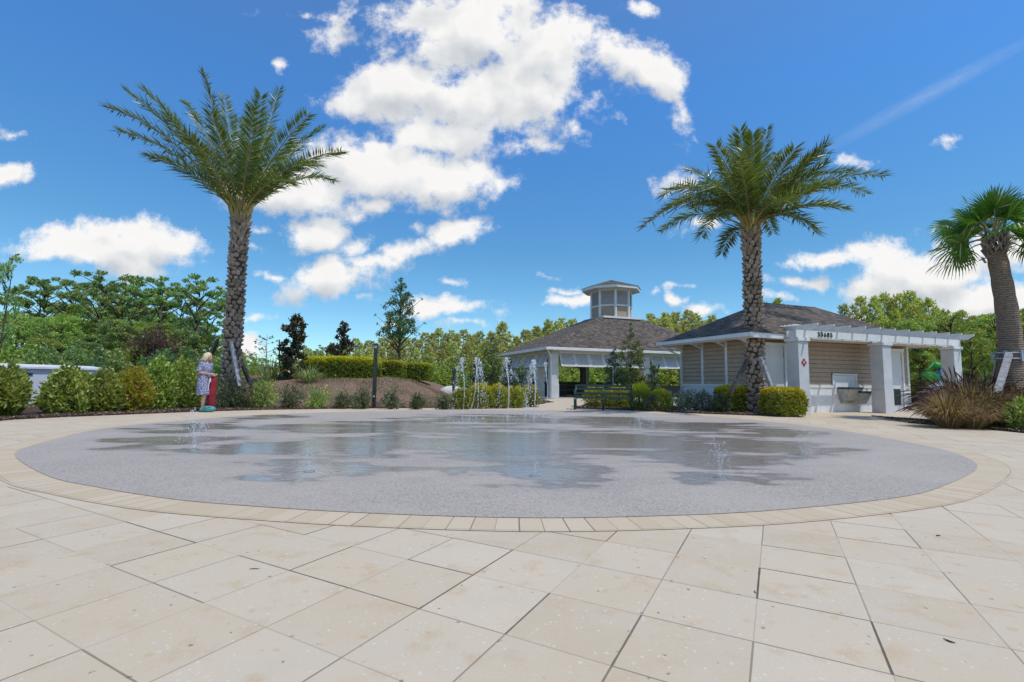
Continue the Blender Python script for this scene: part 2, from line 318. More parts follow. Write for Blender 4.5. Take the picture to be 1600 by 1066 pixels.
# wet patches on the splash pad: pools around the nozzles (photograph pixel -> ground)
POOL = [(300,690,110,13),(300,670,95,9),(420,704,170,15),(490,735,110,14),(600,700,220,20),(640,670,200,14),(700,745,60,10),(815,748,85,22),(820,705,230,34),(760,657,150,10),
        (900,740,70,14),(1010,695,200,24),(1060,667,160,9),(1130,722,120,18),(1130,748,70,8),(1210,702,110,11),(960,660,110,8),(540,668,150,9),(1200,678,100,7),(420,652,60,4)]
def f_pad(b, p, t):
    P = pos(b); wn = b.noise(P, .9, 3, .55)
    pw = b.vm('ADD', P, b.vm('MULTIPLY', b.vm('SUBTRACT', wn.outputs['Color'], (.5,.5,.5)), (1.7, 1.7, 0)))
    acc = None
    for (px, py, rx, ry) in POOL:
        c = G(px, py); e = G(px+rx, py); n0, n1 = G(px, py+ry), G(px, py-ry)
        mp = b.n('ShaderNodeMapping', vector_type='TEXTURE', inp={'Vector': pw, 'Location': (c.x, (n0.y+n1.y)/2, 0), 'Scale': (abs(e.x-c.x), abs(n1.y-n0.y)/2, 1)})
        v = b.math('SUBTRACT', 1., b.vm('LENGTH', mp.outputs[0])); acc = v if acc is None else b.math('SMOOTH_MAX', acc, v, .15)
    nn = b.noise(b.vm('MULTIPLY', P, (.3, .9, 1.)), 2.0, 7, .62).outputs['Fac']
    w = b.math('ADD', acc, b.math('MULTIPLY_ADD', nn, 3.1, -1.72))
    damp = b.ss(w, -.6, .25); wet = b.ss(w, .0, .2)
    g1 = b.noise(P, 150, 2, .8).outputs['Fac']; vo = b.n('ShaderNodeTexVoronoi', inp={'Vector': P, 'Scale': 95.})
    base = b.ramp(b.sep(vo.outputs['Color'])[0], [(0, (.26,.225,.19)), (.3, (.36,.31,.26)), (.7, (.42,.36,.305)), (.93, (.49,.425,.36)), (1., (.16,.14,.12))])
    big = b.noise(P, .8, 5, .6).outputs['Fac']; base = b.mix(b.math('MULTIPLY', b.ss(big, .35, .75), .55), base, (.47,.405,.335))
    base = b.mix(b.math('MULTIPLY', damp, .35), base, (.29,.25,.21))
    base = b.mix(b.math('MULTIPLY', wet, .3), base, (.18,.155,.13))
    rim = b.math('MULTIPLY', b.ss(w, -.1, .03), b.math('SUBTRACT', 1., b.ss(w, .05, .3))); base = b.mix(b.math('MULTIPLY', rim, .45), base, (.13,.11,.085))
    link(t, base, p.inputs['Base Color'])
    rv = b.noise(b.vm('MULTIPLY', P, (.25, 1., 1.)), 1.3, 4, .6).outputs['Fac']
    r = b.math('MULTIPLY_ADD', damp, -.34, .74); r = b.math('MULTIPLY', r, b.math('MULTIPLY_ADD', wet, b.math('MULTIPLY_ADD', b.ss(rv, .38, .6), .34, -.92), 1.))
    link(t, r, p.inputs['Roughness'])
    h1 = b.math('MULTIPLY', b.math('ADD', g1, vo.outputs['Distance']), b.math('MULTIPLY_ADD', wet, -.97, 1.))
    rip = b.noise(b.vm('MULTIPLY', P, (1., 1.6, 1.)), 9, 3, .6).outputs['Fac']
    h = b.math('ADD', b.math('MULTIPLY', h1, .0022), b.math('MULTIPLY', b.math('MULTIPLY', rip, wet), .006))
    bumpn(b, p, t, h, 1.0, .9)
mat('pad_surface', spec=.5, fn=f_pad)
def f_ground(c1, c2, c3):
    def fn(b, p, t):
        P = pos(b); n = b.noise(P, .7, 5, .6).outputs['Fac']; n2 = b.noise(P, 18, 4, .7).outputs['Fac']
        c = b.mix(b.ss(n, .4, .62), c1, c2); c = b.mix(b.ss(n2, .45, .7), c, c3); link(t, c, p.inputs['Base Color'])
        bumpn(b, p, t, n2, .04)
    return fn
mat('lawn', rough=.95, spec=.1, fn=f_ground((.10,.13,.035), (.19,.17,.07), (.13,.15,.05)))
def f_mound(b, p, t):
    P = pos(b); s = b.sep(P); n = b.noise(P, 1.2, 5, .65).outputs['Fac']; n2 = b.noise(b.vm('MULTIPLY', P, (1, 1, 3)), 22, 4, .75).outputs['Fac']
    gr = b.ss(b.math('ADD', s[2], b.math('MULTIPLY_ADD', n, 1.5, -.75)), .95, 1.35)
    c = b.mix(b.ss(n2, .42, .62), (.13,.075,.05), (.42,.29,.215)); c = b.mix(b.math('MULTIPLY', b.ss(n, .5, .7), .7), c, (.19,.19,.07))
    c = b.mix(gr, c, (.15,.17,.05)); link(t, c, p.inputs['Base Color']); bumpn(b, p, t, n2, .05)
mat('mound_soil', rough=.95, spec=.1, fn=f_mound)
def f_mulch(b, p, t):
    P = pos(b); v = b.n('ShaderNodeTexVoronoi', inp={'Vector': P, 'Scale': 26.}); n = b.noise(P, 50, 3, .6).outputs['Fac']
    c = b.ramp(b.sep(v.outputs['Color'])[0], [(0, (.03,.018,.014)), (.5, (.08,.045,.03)), (.85, (.16,.1,.075)), (1, (.3,.22,.17))])
    link(t, c, p.inputs['Base Color']); bumpn(b, p, t, b.math('ADD', v.outputs['Distance'], n), .04)
mat('mulch_soil', rough=.95, spec=.2, fn=f_mulch)
mat('mulch_chip', rough=.85, fn=f_leaf((0.040,0.023,0.017), (0.196,0.115,0.081), (0.414,0.310,0.241), .0))
def f_shingle(b, p, t):
    uv = b.n('ShaderNodeUVMap').outputs[0]
    br = b.n('ShaderNodeTexBrick', offset=.5, inp={'Vector': uv, 'Scale': 1., 'Mortar Size': .006, 'Mortar Smooth': .3, 'Brick Width': .24, 'Row Height': .13,
        'Color1': (0,0,0,1), 'Color2': (1,1,1,1), 'Mortar': (.0,.0,.0,1), 'Bias': 0.})
    n = b.noise(uv, 9, 4, .6).outputs['Fac']
    c = b.ramp(b.sep(br.outputs['Color'])[0], [(0, (.055,.044,.038)), (.35, (.095,.077,.063)), (.7, (.13,.102,.08)), (1, (.185,.15,.12))])
    c = b.mix(b.math('MULTIPLY', b.ss(n, .45, .7), .5), c, (.095,.085,.078)); link(t, c, p.inputs['Base Color'])
    s = b.sep(uv); saw = b.math('FRACT', b.math('DIVIDE', s[1], .13))
    bumpn(b, p, t, b.math('SUBTRACT', b.math('MULTIPLY', b.noise(uv, 60, 3, .6).outputs['Fac'], .3), saw), .012, .8)
mat('shingle', rough=.9, spec=.25, fn=f_shingle)
def f_louver(b, p, t):
    uv = b.n('ShaderNodeUVMap').outputs[0]; 
    n = b.noise(uv, 3, 3, .5).outputs['Fac']
    link(t, b.mix(n, (.5,.5,.52), (.62,.62,.63)), p.inputs['Base Color'])
mat('louver_paint', rough=.5, fn=f_louver)
def f_water(b, p, t):
    tr = b.n('ShaderNodeBsdfTransparent'); gl = b.n('ShaderNodeBsdfGlossy', inp={'Roughness': .12, 'Color': (1,1,1,1)}); df = b.n('ShaderNodeBsdfTranslucent', inp={'Color': (.95,.97,1,1)})
    d2 = b.n('ShaderNodeBsdfDiffuse', inp={'Color': (.93,.96,1,1)})
    a = b.n('ShaderNodeMixShader', inp={0: .5, 1: df.outputs[0], 2: d2.outputs[0]}); a2 = b.n('ShaderNodeMixShader', inp={0: .3, 1: a.outputs[0], 2: gl.outputs[0]})
    lw = b.n('ShaderNodeLayerWeight', inp={'Blend': .4})
    mm = b.n('ShaderNodeMixShader', inp={0: b.math('MULTIPLY_ADD', lw.outputs[1], .5, .4), 1: tr.outputs[0], 2: a2.outputs[0]})
    link(t, mm.outputs[0], t.nodes['Material Output'].inputs['Surface'])
mat('water', fn=f_water)

# ------------------------------------------------------------------ object helpers
def props(o, label=None, cat=None, group=None, kind=None):
    for k, v in (('label', label), ('category', cat), ('group', group), ('kind', kind)):
        if v: o[k] = v
    return o
def empty(name, loc=(0,0,0), rz=0, **kw):
    o = bpy.data.objects.new(name, None); C.objects.link(o); o.location = loc; o.rotation_euler = (0, 0, rz); o.empty_display_size = .3
    return props(o, **kw)
def link_mesh(name, me, material, parent=None, **kw):
    o = bpy.data.objects.new(name, me); C.objects.link(o)
    if material is not None and not me.materials:
        for mm in (material if isinstance(material, (list, tuple)) else [material]): me.materials.append(M[mm])
    if parent: o.parent = parent
    return props(o, **kw)
class MB:
    def __init__(s): s.v = []; s.f = []; s.mi = []
    def add(s, v, f, mi=0):
        n = len(s.v); s.v += [tuple(x) for x in v]; s.f += [tuple(i+n for i in q) for q in f]; s.mi += [mi]*len(f); return s
    def box(s, x0, x1, y0, y1, z0, z1, mi=0, M4=None):
        v = [(x, y, z) for z in (z0, z1) for y in (y0, y1) for x in (x0, x1)]
        if M4 is not None: v = [M4 @ Vector(q) for q in v]
        return s.add(v, [(0,2,3,1), (4,5,7,6), (0,1,5,4), (2,6,7,3), (0,4,6,2), (1,3,7,5)], mi)
    def bar(s, a, b2, w, h, mi=0, upv=(0,0,1)):     # rectangular bar from a to b2
        a, b2 = Vector(a), Vector(b2); d = b2-a; L = d.length; d.normalize()
        u = Vector(upv); x = d.cross(u)
        if x.length < 1e-3: x = d.cross(Vector((0,1,0)))
        x.normalize(); z = x.cross(d)
        v = [a+d*(L*k)+x*(i*w/2)+z*(j*h/2) for k in (0, 1) for j in (-1, 1) for i in (-1, 1)]
        return s.add(v, [(0,2,3,1), (4,5,7,6), (0,1,5,4), (2,6,7,3), (0,4,6,2), (1,3,7,5)], mi)
    def tube(s, pts, rad, n=8, mi=0, cap=True):
        pts = [Vector(p) for p in pts]; k = len(pts)
        if not hasattr(rad, '__len__'): rad = [rad]*k
        v = []; ref = Vector((0.13, .9, .2))
        for i, p in enumerate(pts):
            d = (pts[min(i+1, k-1)]-pts[max(i-1, 0)]).normalized()
            x = d.cross(ref)
            if x.length < .05: x = d.cross(Vector((1, 0, .1)))
            x.normalize(); y = d.cross(x)
            v += [p+(x*math.cos(2*math.pi*j/n)+y*math.sin(2*math.pi*j/n))*rad[i] for j in range(n)]
        f = [(i*n+j, i*n+(j+1) % n, (i+1)*n+(j+1) % n, (i+1)*n+j) for i in range(k-1) for j in range(n)]
        if cap: f += [tuple(range(n))[::-1], tuple((k-1)*n+j for j in range(n))]
        return s.add(v, f, mi)
    def ball(s, c, r, nu=10, nv=7, mi=0, rot=None):
        c = Vector(c); r = r if hasattr(r, '__len__') else (r, r, r); v = []; f = []
        for i in range(nv+1):
            th = math.pi*i/nv
            for j in range(nu):
                ph = 2*math.pi*j/nu; q = Vector((r[0]*math.sin(th)*math.cos(ph), r[1]*math.sin(th)*math.sin(ph), r[2]*math.cos(th)))
                if rot is not None: q = rot @ q
                v.append(c+q)
        for i in range(nv):
            for j in range(nu):
                f.append((i*nu+j, (i+1)*nu+j, (i+1)*nu+(j+1) % nu, i*nu+(j+1) % nu))
        return s.add(v, f, mi)
    def poly(s, pts, z0, z1=None, mi=0):
        n = len(pts)
        if z1 is None: return s.add([(p[0], p[1], z0) for p in pts], [tuple(range(n))], mi)
        v = [(p[0], p[1], z) for z in (z0, z1) for p in pts]
        return s.add(v, [tuple(range(n))[::-1], tuple(range(n, 2*n))]+[(i, (i+1) % n, n+(i+1) % n, n+i) for i in range(n)], mi)
    def build(s, name, material, parent=None, smooth=False, uv=False, bevel=0, **kw):
        me = bpy.data.meshes.new(name); me.from_pydata(s.v, [], s.f)
        mats = material if isinstance(material, (list, tuple)) else [material]
        for mm in mats: me.materials.append(M[mm])
        if any(s.mi): me.polygons.foreach_set('material_index', s.mi)
        if smooth: me.polygons.foreach_set('use_smooth', [True]*len(s.f))
        if uv: slope_uv(me)
        me.update()
        o = link_mesh(name, me, None, parent, **kw)
        if bevel:
            md = o.modifiers.new('bevel', 'BEVEL'); md.width = bevel; md.segments = 2; md.limit_method = 'ANGLE'
        return o
def slope_uv(me):
    uvl = me.uv_layers.new(name='UVMap'); me.update()
    for p in me.polygons:
        n = p.normal; t = Vector((0,0,1)).cross(n)
        t = t.normalized() if t.length > 1e-3 else Vector((1,0,0)); w = n.cross(t)
        for li in p.loop_indices:
            co = me.vertices[me.loops[li].vertex_index].co; uvl.data[li].uv = (co.dot(t), co.dot(w))
def copy_tree(o, parent=None):
    c = o.copy(); C.objects.link(c); c.parent = parent
    for ch in [q for q in bpy.data.objects if q.parent == o]: copy_tree(ch, c)
    return c
def strip(P3, name, material, **kw): pass

def quads_mesh(name, cen, a, bvec, fold=None):
    """cen (n,3), half axes a (n,3) along, bvec (n,3) across -> diamond leaves"""
    n = len(cen)
    v = np.empty((n, 4, 3)); v[:, 0] = cen-a; v[:, 1] = cen+bvec-a*.1; v[:, 2] = cen+a; v[:, 3] = cen-bvec-a*.1
    me = bpy.data.meshes.new(name); me.vertices.add(n*4); me.vertices.foreach_set('co', v.reshape(-1))
    me.loops.add(n*4); me.loops.foreach_set('vertex_index', np.arange(n*4)); me.polygons.add(n)
    me.polygons.foreach_set('loop_start', np.arange(n)*4); me.update(calc_edges=True)
    return me
def unit(v): return v/np.maximum(np.linalg.norm(v, axis=-1, keepdims=True), 1e-9)
def leaf_dirs(n, outward=None, upb=.3, length=.1, width=.4, var=.4):
    a = rng.normal(size=(n, 3))
    if outward is not None: a = a*.7+outward*1.0
    a[:, 2] += upb; a = unit(a)
    c = unit(np.cross(a, rng.normal(size=(n, 3))))
    L = length*(1+var*(rng.random((n, 1))*2-1))
    return a*L, c*L*width
def clump_leaves(name, cl, per, size, width=.45, upb=.3, shell=.55, sq=.75):
    """cl: list of (x,y,z,r)"""
    cl = np.array(cl); tot = cl[:, 3]**2; tot = tot/tot.mean()
    cnt = np.maximum(4, (per*tot)).astype(int); idx = np.repeat(np.arange(len(cl)), cnt); n = len(idx)
    d = unit(rng.normal(size=(n, 3))); rad = (shell+(1-shell)*rng.random((n, 1)))*cl[idx, 3:4]*(1+.18*rng.normal(size=(n, 1)))
    pos_ = cl[idx, :3]+d*rad*np.array([1, 1, sq])
    a, c = leaf_dirs(n, d*.8, upb, size, width)
    return quads_mesh(name, pos_, a, c)
def lit_shrub_mesh(name, w, d, h, n, size, width=.45, lump=.22, boxy=0., upb=.4, z0=0.05):
    """leaves on a lumpy shell that reaches the ground"""
    if boxy:
        ns, ntp = int(n*.62), n-int(n*.62); per = 2*(w+d); q = rng.random(ns)*per; u = rng.random(ns); x = np.empty(ns); y = np.empty(ns); nx_ = np.zeros((ns, 3))
        for lo, hi, f in ((0, w, 0), (w, w+d, 1), (w+d, 2*w+d, 2), (2*w+d, per, 3)):
            m_ = (q >= lo) & (q < hi); t_ = (q[m_]-lo)/(hi-lo)-.5
            if f == 0: x[m_] = t_*w; y[m_] = -d/2; nx_[m_, 1] = -1
            if f == 2: x[m_] = t_*w; y[m_] = d/2; nx_[m_, 1] = 1
            if f == 1: y[m_] = t_*d; x[m_] = w/2; nx_[m_, 0] = 1
            if f == 3: y[m_] = t_*d; x[m_] = -w/2; nx_[m_, 0] = -1
        S_ = np.stack([x, y, u*h], 1); T_ = np.stack([(rng.random(ntp)-.5)*w, (rng.random(ntp)-.5)*d, np.full(ntp, h)], 1); nt_ = np.tile([0, 0, 1.], (ntp, 1))
        P0 = np.concatenate([S_, T_]); dd = np.concatenate([nx_, nt_]); c = np.array([0, 0, h*.5]); rel_ = (P0-c)/np.array([w/2, d/2, h/2])
        k = np.linalg.norm(rel_, axis=1, keepdims=True); sh = np.clip(1-(k-1.22)*.32, .7, 1.)      # rounded corners
        bump = 1+lump*(np.sin(P0[:, :1]*7+1)*np.sin(P0[:, 1:2]*8+P0[:, 2:]*6)+.6*np.sin(P0[:, :1]*17+P0[:, 2:]*13))
        P0 = c+(P0-c)*sh*bump*(1-.22*rng.random((n, 1))**2.2); P0[:, 2] = np.maximum(P0[:, 2], .02); P0 += rng.normal(size=P0.shape)*.018
        a, c2 = leaf_dirs(n, dd, upb, size, width); return quads_mesh(name, P0, a, c2)
    ph = rng.random(8)*6.28; u = rng.random(n)**.85; th = rng.random(n)*6.28
    prof = np.sqrt(np.clip(1-(np.maximum(0, u-.4)/.62)**2.3, 0.02, 1))*(.70+.30*np.minimum(1, u/.3))
    lm = 1+lump*(np.sin(th*3+ph[0]+u*4)*np.sin(th*2+ph[1])+.7*np.sin(th*7+ph[2])*np.sin(u*9+ph[3])+.4*np.sin(th*11+u*15+ph[4]))
    rr = prof*lm*(1-.55*rng.random(n)**1.5)*(1+.10*np.abs(rng.normal(size=n)))
    hh = h*(1+lump*.45*(np.sin(th*2+ph[5])+np.sin(th*5+ph[6])))
    P0 = np.stack([np.cos(th)*rr*w/2, np.sin(th)*rr*d/2, u*hh*(.93+.14*rng.random(n))+.02], 1)
    dd = unit(np.stack([np.cos(th), np.sin(th), u*1.3-.2], 1))
    a, c = leaf_dirs(n, dd, upb, size, width); return quads_mesh(name, P0, a, c)
def stems(mb, w, h, n, r=.012):
    for i in range(n):
        a = random.random()*6.28; q = random.random()*.36*w
        mb.tube([(math.cos(a)*.05, math.sin(a)*.05, -.05), (math.cos(a)*q*.5, math.sin(a)*q*.5, h*.45), (math.cos(a)*q, math.sin(a)*q, h*.88)], [r*1.4, r, r*.4], 5)
    return mb

# ------------------------------------------------------------------ ground
def smooth_closed(pts, n=14):
    k = len(pts); out = []
    for i in range(k):
        p0, p1, p2, p3 = pts[i-1], pts[i], pts[(i+1) % k], pts[(i+2) % k]
        for j in range(n):
            t = j/n
            out.append(.5*((2*p1)+(p2-p0)*t+(2*p0-5*p1+4*p2-p3)*t*t+(3*p1-p0-3*p2+p3)*t**3))
    return out
MB().add([(-600,-60,-.02), (600,-60,-.02), (600,900,-.02), (-600,900,-.02)], [(0,1,2,3)]).build('ground', 'lawn', kind='structure')
padpx = [(24,713),(50,697),(150,672),(250,661),(400,649.5),(550,644),(700,641.5),(880,642),(1000,645.5),(1120,652),(1250,664.5),(1350,679),(1450,698),(1500,711.5),
         (1527,731),(1475,760),(1400,779),(1200,799.5),(1000,808.5),(800,810.5),(550,802),(325,787),(225,775),(150,762),(75,745)]
PAD = smooth_closed([G(*q) for q in padpx], 10)
MB().add([(-22,-8,0), (24,-8,0), (24,20,0), (8.2,24,0), (8,30,0), (3.2,30,0), (0,22,0), (-22,20,0)], [tuple(range(8))]).build('paved_plaza', 'paver', kind='structure')
def offset(poly, d):
    n = len(poly); out = []
    for i in range(n):
        t = (poly[(i+1) % n]-poly[i-1]); t.z = 0; t.normalize(); out.append(poly[i]+Vector((-t.y, t.x, 0))*d)
    return out
area = sum(PAD[i].x*PAD[(i+1) % len(PAD)].y-PAD[(i+1) % len(PAD)].x*PAD[i].y for i in range(len(PAD)))
sgn = -1 if area > 0 else 1
RIN = offset(PAD, -.02*sgn); ROUT = offset(PAD, .29*sgn)
me = bpy.data.meshes.new('border_ring'); n = len(PAD)
me.from_pydata([(p.x, p.y, .004) for p in RIN]+[(p.x, p.y, .004) for p in ROUT], [], [(i, (i+1) % n, n+(i+1) % n, n+i) for i in range(n)])
uvl = me.uv_layers.new(name='UVMap'); acc_l = [0]
for i in range(n): acc_l.append(acc_l[-1]+(PAD[(i+1) % n]-PAD[i]).length)
for p in me.polygons:
    i = p.index
    for li in p.loop_indices:
        vi = me.loops[li].vertex_index; k = vi % n; L = acc_l[k] if not (i == n-1 and k == 0) else acc_l[n]
        uvl.data[li].uv = (L, 0 if vi < n else .31)
link_mesh('paver_border', me, 'ring_paver', kind='structure')
MB().add([(p.x, p.y, .008) for p in PAD], [tuple(range(n))]).build('splash_pad', 'pad_surface', kind='structure')

# planting beds
edgeL = [G(-500,712), G(-300,690), G(-150,672), G(0,657), G(100,652), G(200,648), G(310,643.5), G(420,640.5), G(560,638.4), G(700,637.4), G(770,636.2), G(825,633.6), G(850,631), G(858,628)]
edgeM = [G(898,638.5), G(950,640), G(1000,642), G(1081,646), G(1162,649), G(1253,652.5)]
edgeR = [G(1800,694), G(1700,686), G(1600,677), G(1550,672), G(1500,668), G(1455,664), G(1418,661)]
def zm(x, y):    # mound height
    def s(a): a = max(0., min(1., a)); return a*a*(3-2*a)
    wx = s((x+17)/5.)*s((-1.6-x)/4.2); return 1.08*s((y-16.4)/6.4)*wx*(1-.5*s((y-27)/8))
def bed(name, material, pts, h=.05):
    mb = MB(); mb.poly(pts, -.01, h); return mb.build(name, material, kind='structure')
bL = [(p.x, p.y) for p in edgeL]+[(2.0, 23), (0.2, 26), (-24, 26), (-26, 9)]
bed('mulch_bed', 'mulch_soil', bL, .03)
bM = [(p.x, p.y) for p in edgeM]+[(8.6, 15.2), (8.0, 15.75), (6.6, 19.5), (6.6, 24.), (5.2, 24.5), (3.4, 22.), (2.7, 19.)]
bed('mulch_bed', 'mulch_soil', bM, .03)
bR = [(p.x, p.y) for p in edgeR]+[(10.6, 12.1), (12.4, 13.9), (16, 15.5), (20, 16)]
bed('mulch_bed', 'mulch_soil', bR, .03)
# mound as a height sheet
nx, ny = 110, 70; xs = np.linspace(-20, .5, nx); ys = np.linspace(16.2, 36, ny); vv = []
for y in ys:
    for x in xs: vv.append((x, y, zm(x, y)+.012 + (.03*math.sin(x*3.1+y*2)*math.sin(y*4-x) if zm(x, y) > .1 else 0)-.05*(zm(x, y) < .01)))
ff = [(j*nx+i, j*nx+i+1, (j+1)*nx+i+1, (j+1)*nx+i) for j in range(ny-1) for i in range(nx-1)]
MB().add(vv, ff).build('mound', 'mound_soil', smooth=True, kind='structure')
# mulch chips
def chips(name, pts, material='mulch_chip', size=.028, label=None, zf=.035):
    pts = np.array(pts); n = len(pts); a, c = leaf_dirs(n, None, 0, size, .45, .5); a[:, 2] *= .45; c[:, 2] *= .5
    return link_mesh(name, quads_mesh(name, pts, a, c), material, kind='stuff', label=label, cat='mulch')
def along(edge, depth, n, inx, iny, jit=.0):
    out = []
    for _ in range(n):
        k = random.random()*(len(edge)-1); i = int(k); p = edge[i].lerp(edge[min(i+1, len(edge)-1)], k-i); q = random.random()**1.3*depth-jit
        out.append((p.x+inx*q, p.y+iny*q, .032+random.random()*.03+zm(p.x+inx*q, p.y+iny*q)))
    return out
chips('mulch', along(edgeL, 1.6, 15000, -.15, 1, .03)+along(edgeM, 1.2, 7000, .0, 1, .03)+along(edgeR, 2.2, 9000, .3, 1, .03), label='brown bark mulch chips covering the planting beds')
# sparse grass and dead leaves on the mound
mp_ = []
for _ in range(26000):
    x = random.uniform(-14.5, -1.8); y = random.uniform(16.3, 24.5)
    if zm(x, y) > .02 and math.sin(x*1.7+y)*math.sin(y*1.3-x*.6) > -.35+.5*random.random(): mp_.append((x, y, zm(x, y)+.03))
mp_ = np.array(mp_); nn_ = len(mp_); a_, c_l = leaf_dirs(nn_, None, 1.6, .045, .16, .5)
link_mesh('sparse_grass', quads_mesh('sparse_grass', mp_+a_*.6, a_, c_l), 'leaf_olive', kind='stuff', label='sparse dry grass growing over the brown mound', cat='grass')
q_ = np.array([(random.uniform(-14.5, -1.8), random.uniform(16.3, 23.5), 0) for _ in range(9000)]); q_[:, 2] = [zm(a, c)+.03 for a, c, _ in q_]
chips('dry_litter', q_[q_[:, 2] > .05], 'dry_grass', .03, 'dry brown leaf litter scattered over the mound')
# litter on the paving
for (px, py, L, w, a, lab) in ((1483,1003,.035,.006,2.2,'small dark seed pod lying on the pale paving near the front'), (1466,838,.03,.008,.3,'small brown dead leaf lying near the paver border at right'),
                          (398,890,.05,.004,.1,'curled brown twig lying on the paving at left'), (1180,926,.03,.004,1.4,'short brown twig stuck in a paving joint')):
    p = G(px, py); mb = MB(); d = Vector((math.cos(a), math.sin(a), 0)); q = Vector((-d.y, d.x, 0))
    pts = [p-d*L*.5, p-d*L*.15+q*w*.5, p+d*L*.2+q*w*.2, p+d*L*.5-q*w*.6]
    mb.tube([x+Vector((0,0,.004)) for x in pts], [w*.25, w*.5, w*.45, w*.15], 6)
    mb.build('fallen_leaf' if 'leaf' in lab else ('seed_pod' if 'pod' in lab else 'twig'), 'palm_core', smooth=True, label=lab, cat='litter')

# ------------------------------------------------------------------ restroom building
B1 = empty('restroom_building', (7.97, 15.8, 0), R(20), label='tan sided restroom building with dark shingled hip roof behind the white pergola', cat='building')
BW, BD = 7.56, 3.56; EZ = 2.46
mb = MB(); mb.box(0, BW, 0, BD, 0, 2.6); mb.build('wall', 'siding_shadow', B1)
mb = MB()     # lapped boards
z = .93
def lap_front(mb, x0, x1, z0, z1, yy=0., nrm=-1):
    mb.add([(x0, yy+nrm*.026, z0), (x1, yy+nrm*.026, z0), (x1, yy+nrm*.006, z1), (x0, yy+nrm*.006, z1), (x0, yy, z0), (x1, yy, z0), (x1, yy, z1), (x0, yy, z1)],
           [(0,1,2,3), (4,5,1,0), (0,3,7,4), (1,5,6,2), (3,2,6,7)])
def lap_side(mb, y0, y1, z0, z1, xx=0., nrm=-1):
    mb.add([(xx+nrm*.026, y0, z0), (xx+nrm*.026, y1, z0), (xx+nrm*.006, y1, z1), (xx+nrm*.006, y0, z1), (xx, y0, z0), (xx, y1, z0), (xx, y1, z1), (xx, y0, z1)],
           [(3,2,1,0), (0,1,5,4), (4,7,3,0), (2,6,5,1), (7,6,2,3)])
while z < 2.55:
    zn = min(z+.15, 2.55); z1 = zn-.018
    lap_side(mb, .06, BD-.06, z, z1); lap_side(mb, .06, BD-.06, z, z1, BW, 1)
    segs = [(.06, .25), (1.34, 3.45), (4.68, 6.2), (7.29, BW-.06)] if z < 1.35-.06 else [(.06, .25), (1.34, 6.2), (7.29, BW-.06)]
    if z > 2.28: segs = [(.06, BW-.06)]
    for a, c in segs: lap_front(mb, a, c, z, z1)
    z = zn
mb.build('siding', 'siding', B1)
mb = MB()     # white wainscot with board grooves, cap and corner trims
for (a, c) in ((.05, .25), (1.34, 6.2), (7.29, BW-.05)):
    x = a
    while x < c-.01:
        x2 = min(x+.3, c); mb.box(x, x2-.006, -.03, 0, .0, .85); x = x2
    mb.box(a, c, -.055, 0, .85, .93)
y = .05
while y < BD-.06: mb.box(-.03, 0, y, min(y+.3, BD-.05)-.006, .0, .85); y += .3
mb.box(-.055, 0, .05, BD-.05, .85, .93)
mb.build('wainscot', 'white_paint', B1)
mb = MB()
for (x, y) in ((-.04, -.04), (BW-.06, -.04), (-.04, BD-.06)): MB().box(x, x+.1, y, y+.1, 0, 2.56).build('corner_trim', 'white_paint', B1, bevel=.004)
for y in (1.22, 2.4): MB().box(-.04, 0, y-.05, y+.05, .93, 2.56).build('batten', 'white_paint', B1, bevel=.004)
# hip roof
def hip(mbx, x0, x1, y0, y1, z0, zr, r0, r1, t=.0):
    ym = (y0+y1)/2
    mbx.add([(x0,y0,z0), (x1,y0,z0), (x1,y1,z0), (x0,y1,z0), (r0,ym,zr), (r1,ym,zr)], [(0,1,5,4), (1,2,5), (2,3,4,5), (3,0,4), (0,3,2,1)])
OV = .62
mb = MB(); hip(mb, -OV-.03, BW+OV+.03, -.55, BD+OV+.03, EZ+.12, 4.08, 2.4, BW-2.4); rf = mb.build('roof', 'shingle', B1, uv=True)
mb = MB()
mb.box(-OV, BW+OV, -.52, -.48, EZ-.05, EZ+.115); mb.box(-OV, BW+OV, BD+OV-.04, BD+OV, EZ-.05, EZ+.115)
mb.box(-OV, -OV+.04, -.48, BD+OV-.04, EZ-.05, EZ+.115); mb.box(BW+OV-.04, BW+OV, -.48, BD+OV-.04, EZ-.05, EZ+.115)
# gutter on the left eave and the front left return
mb.box(-OV-.12, -OV-.002, -.56, BD+OV+.02, EZ-.01, EZ+.117)
mb.build('fascia', 'white_paint', B1, bevel=.006)
mb = MB(); mb.box(-OV+.04, BW+OV-.04, -.48, BD+OV-.04, EZ-.02, EZ+.02); mb.build('soffit', 'soffit', B1)
mb = MB()
for y in (.1, 1.22, 2.4, BD-.1):
    mb = MB(); mb.bar((-OV+.05, y, EZ-.05), (0, y, EZ-.05), .07, .06); mb.bar((-OV+.15, y, EZ-.06), (-.03, y, EZ-.22), .05, .05); mb.build('eave_bracket', 'white_paint', B1)
mb = MB(); mb.tube([(-OV-.06, BD+.35, EZ), (-OV-.04, BD+.3, EZ-.12), (-.09, BD-.04, EZ-.42), (-.09, BD-.04, .05)], .04, 8); mb.build('downspout', 'white_paint', B1, smooth=True)
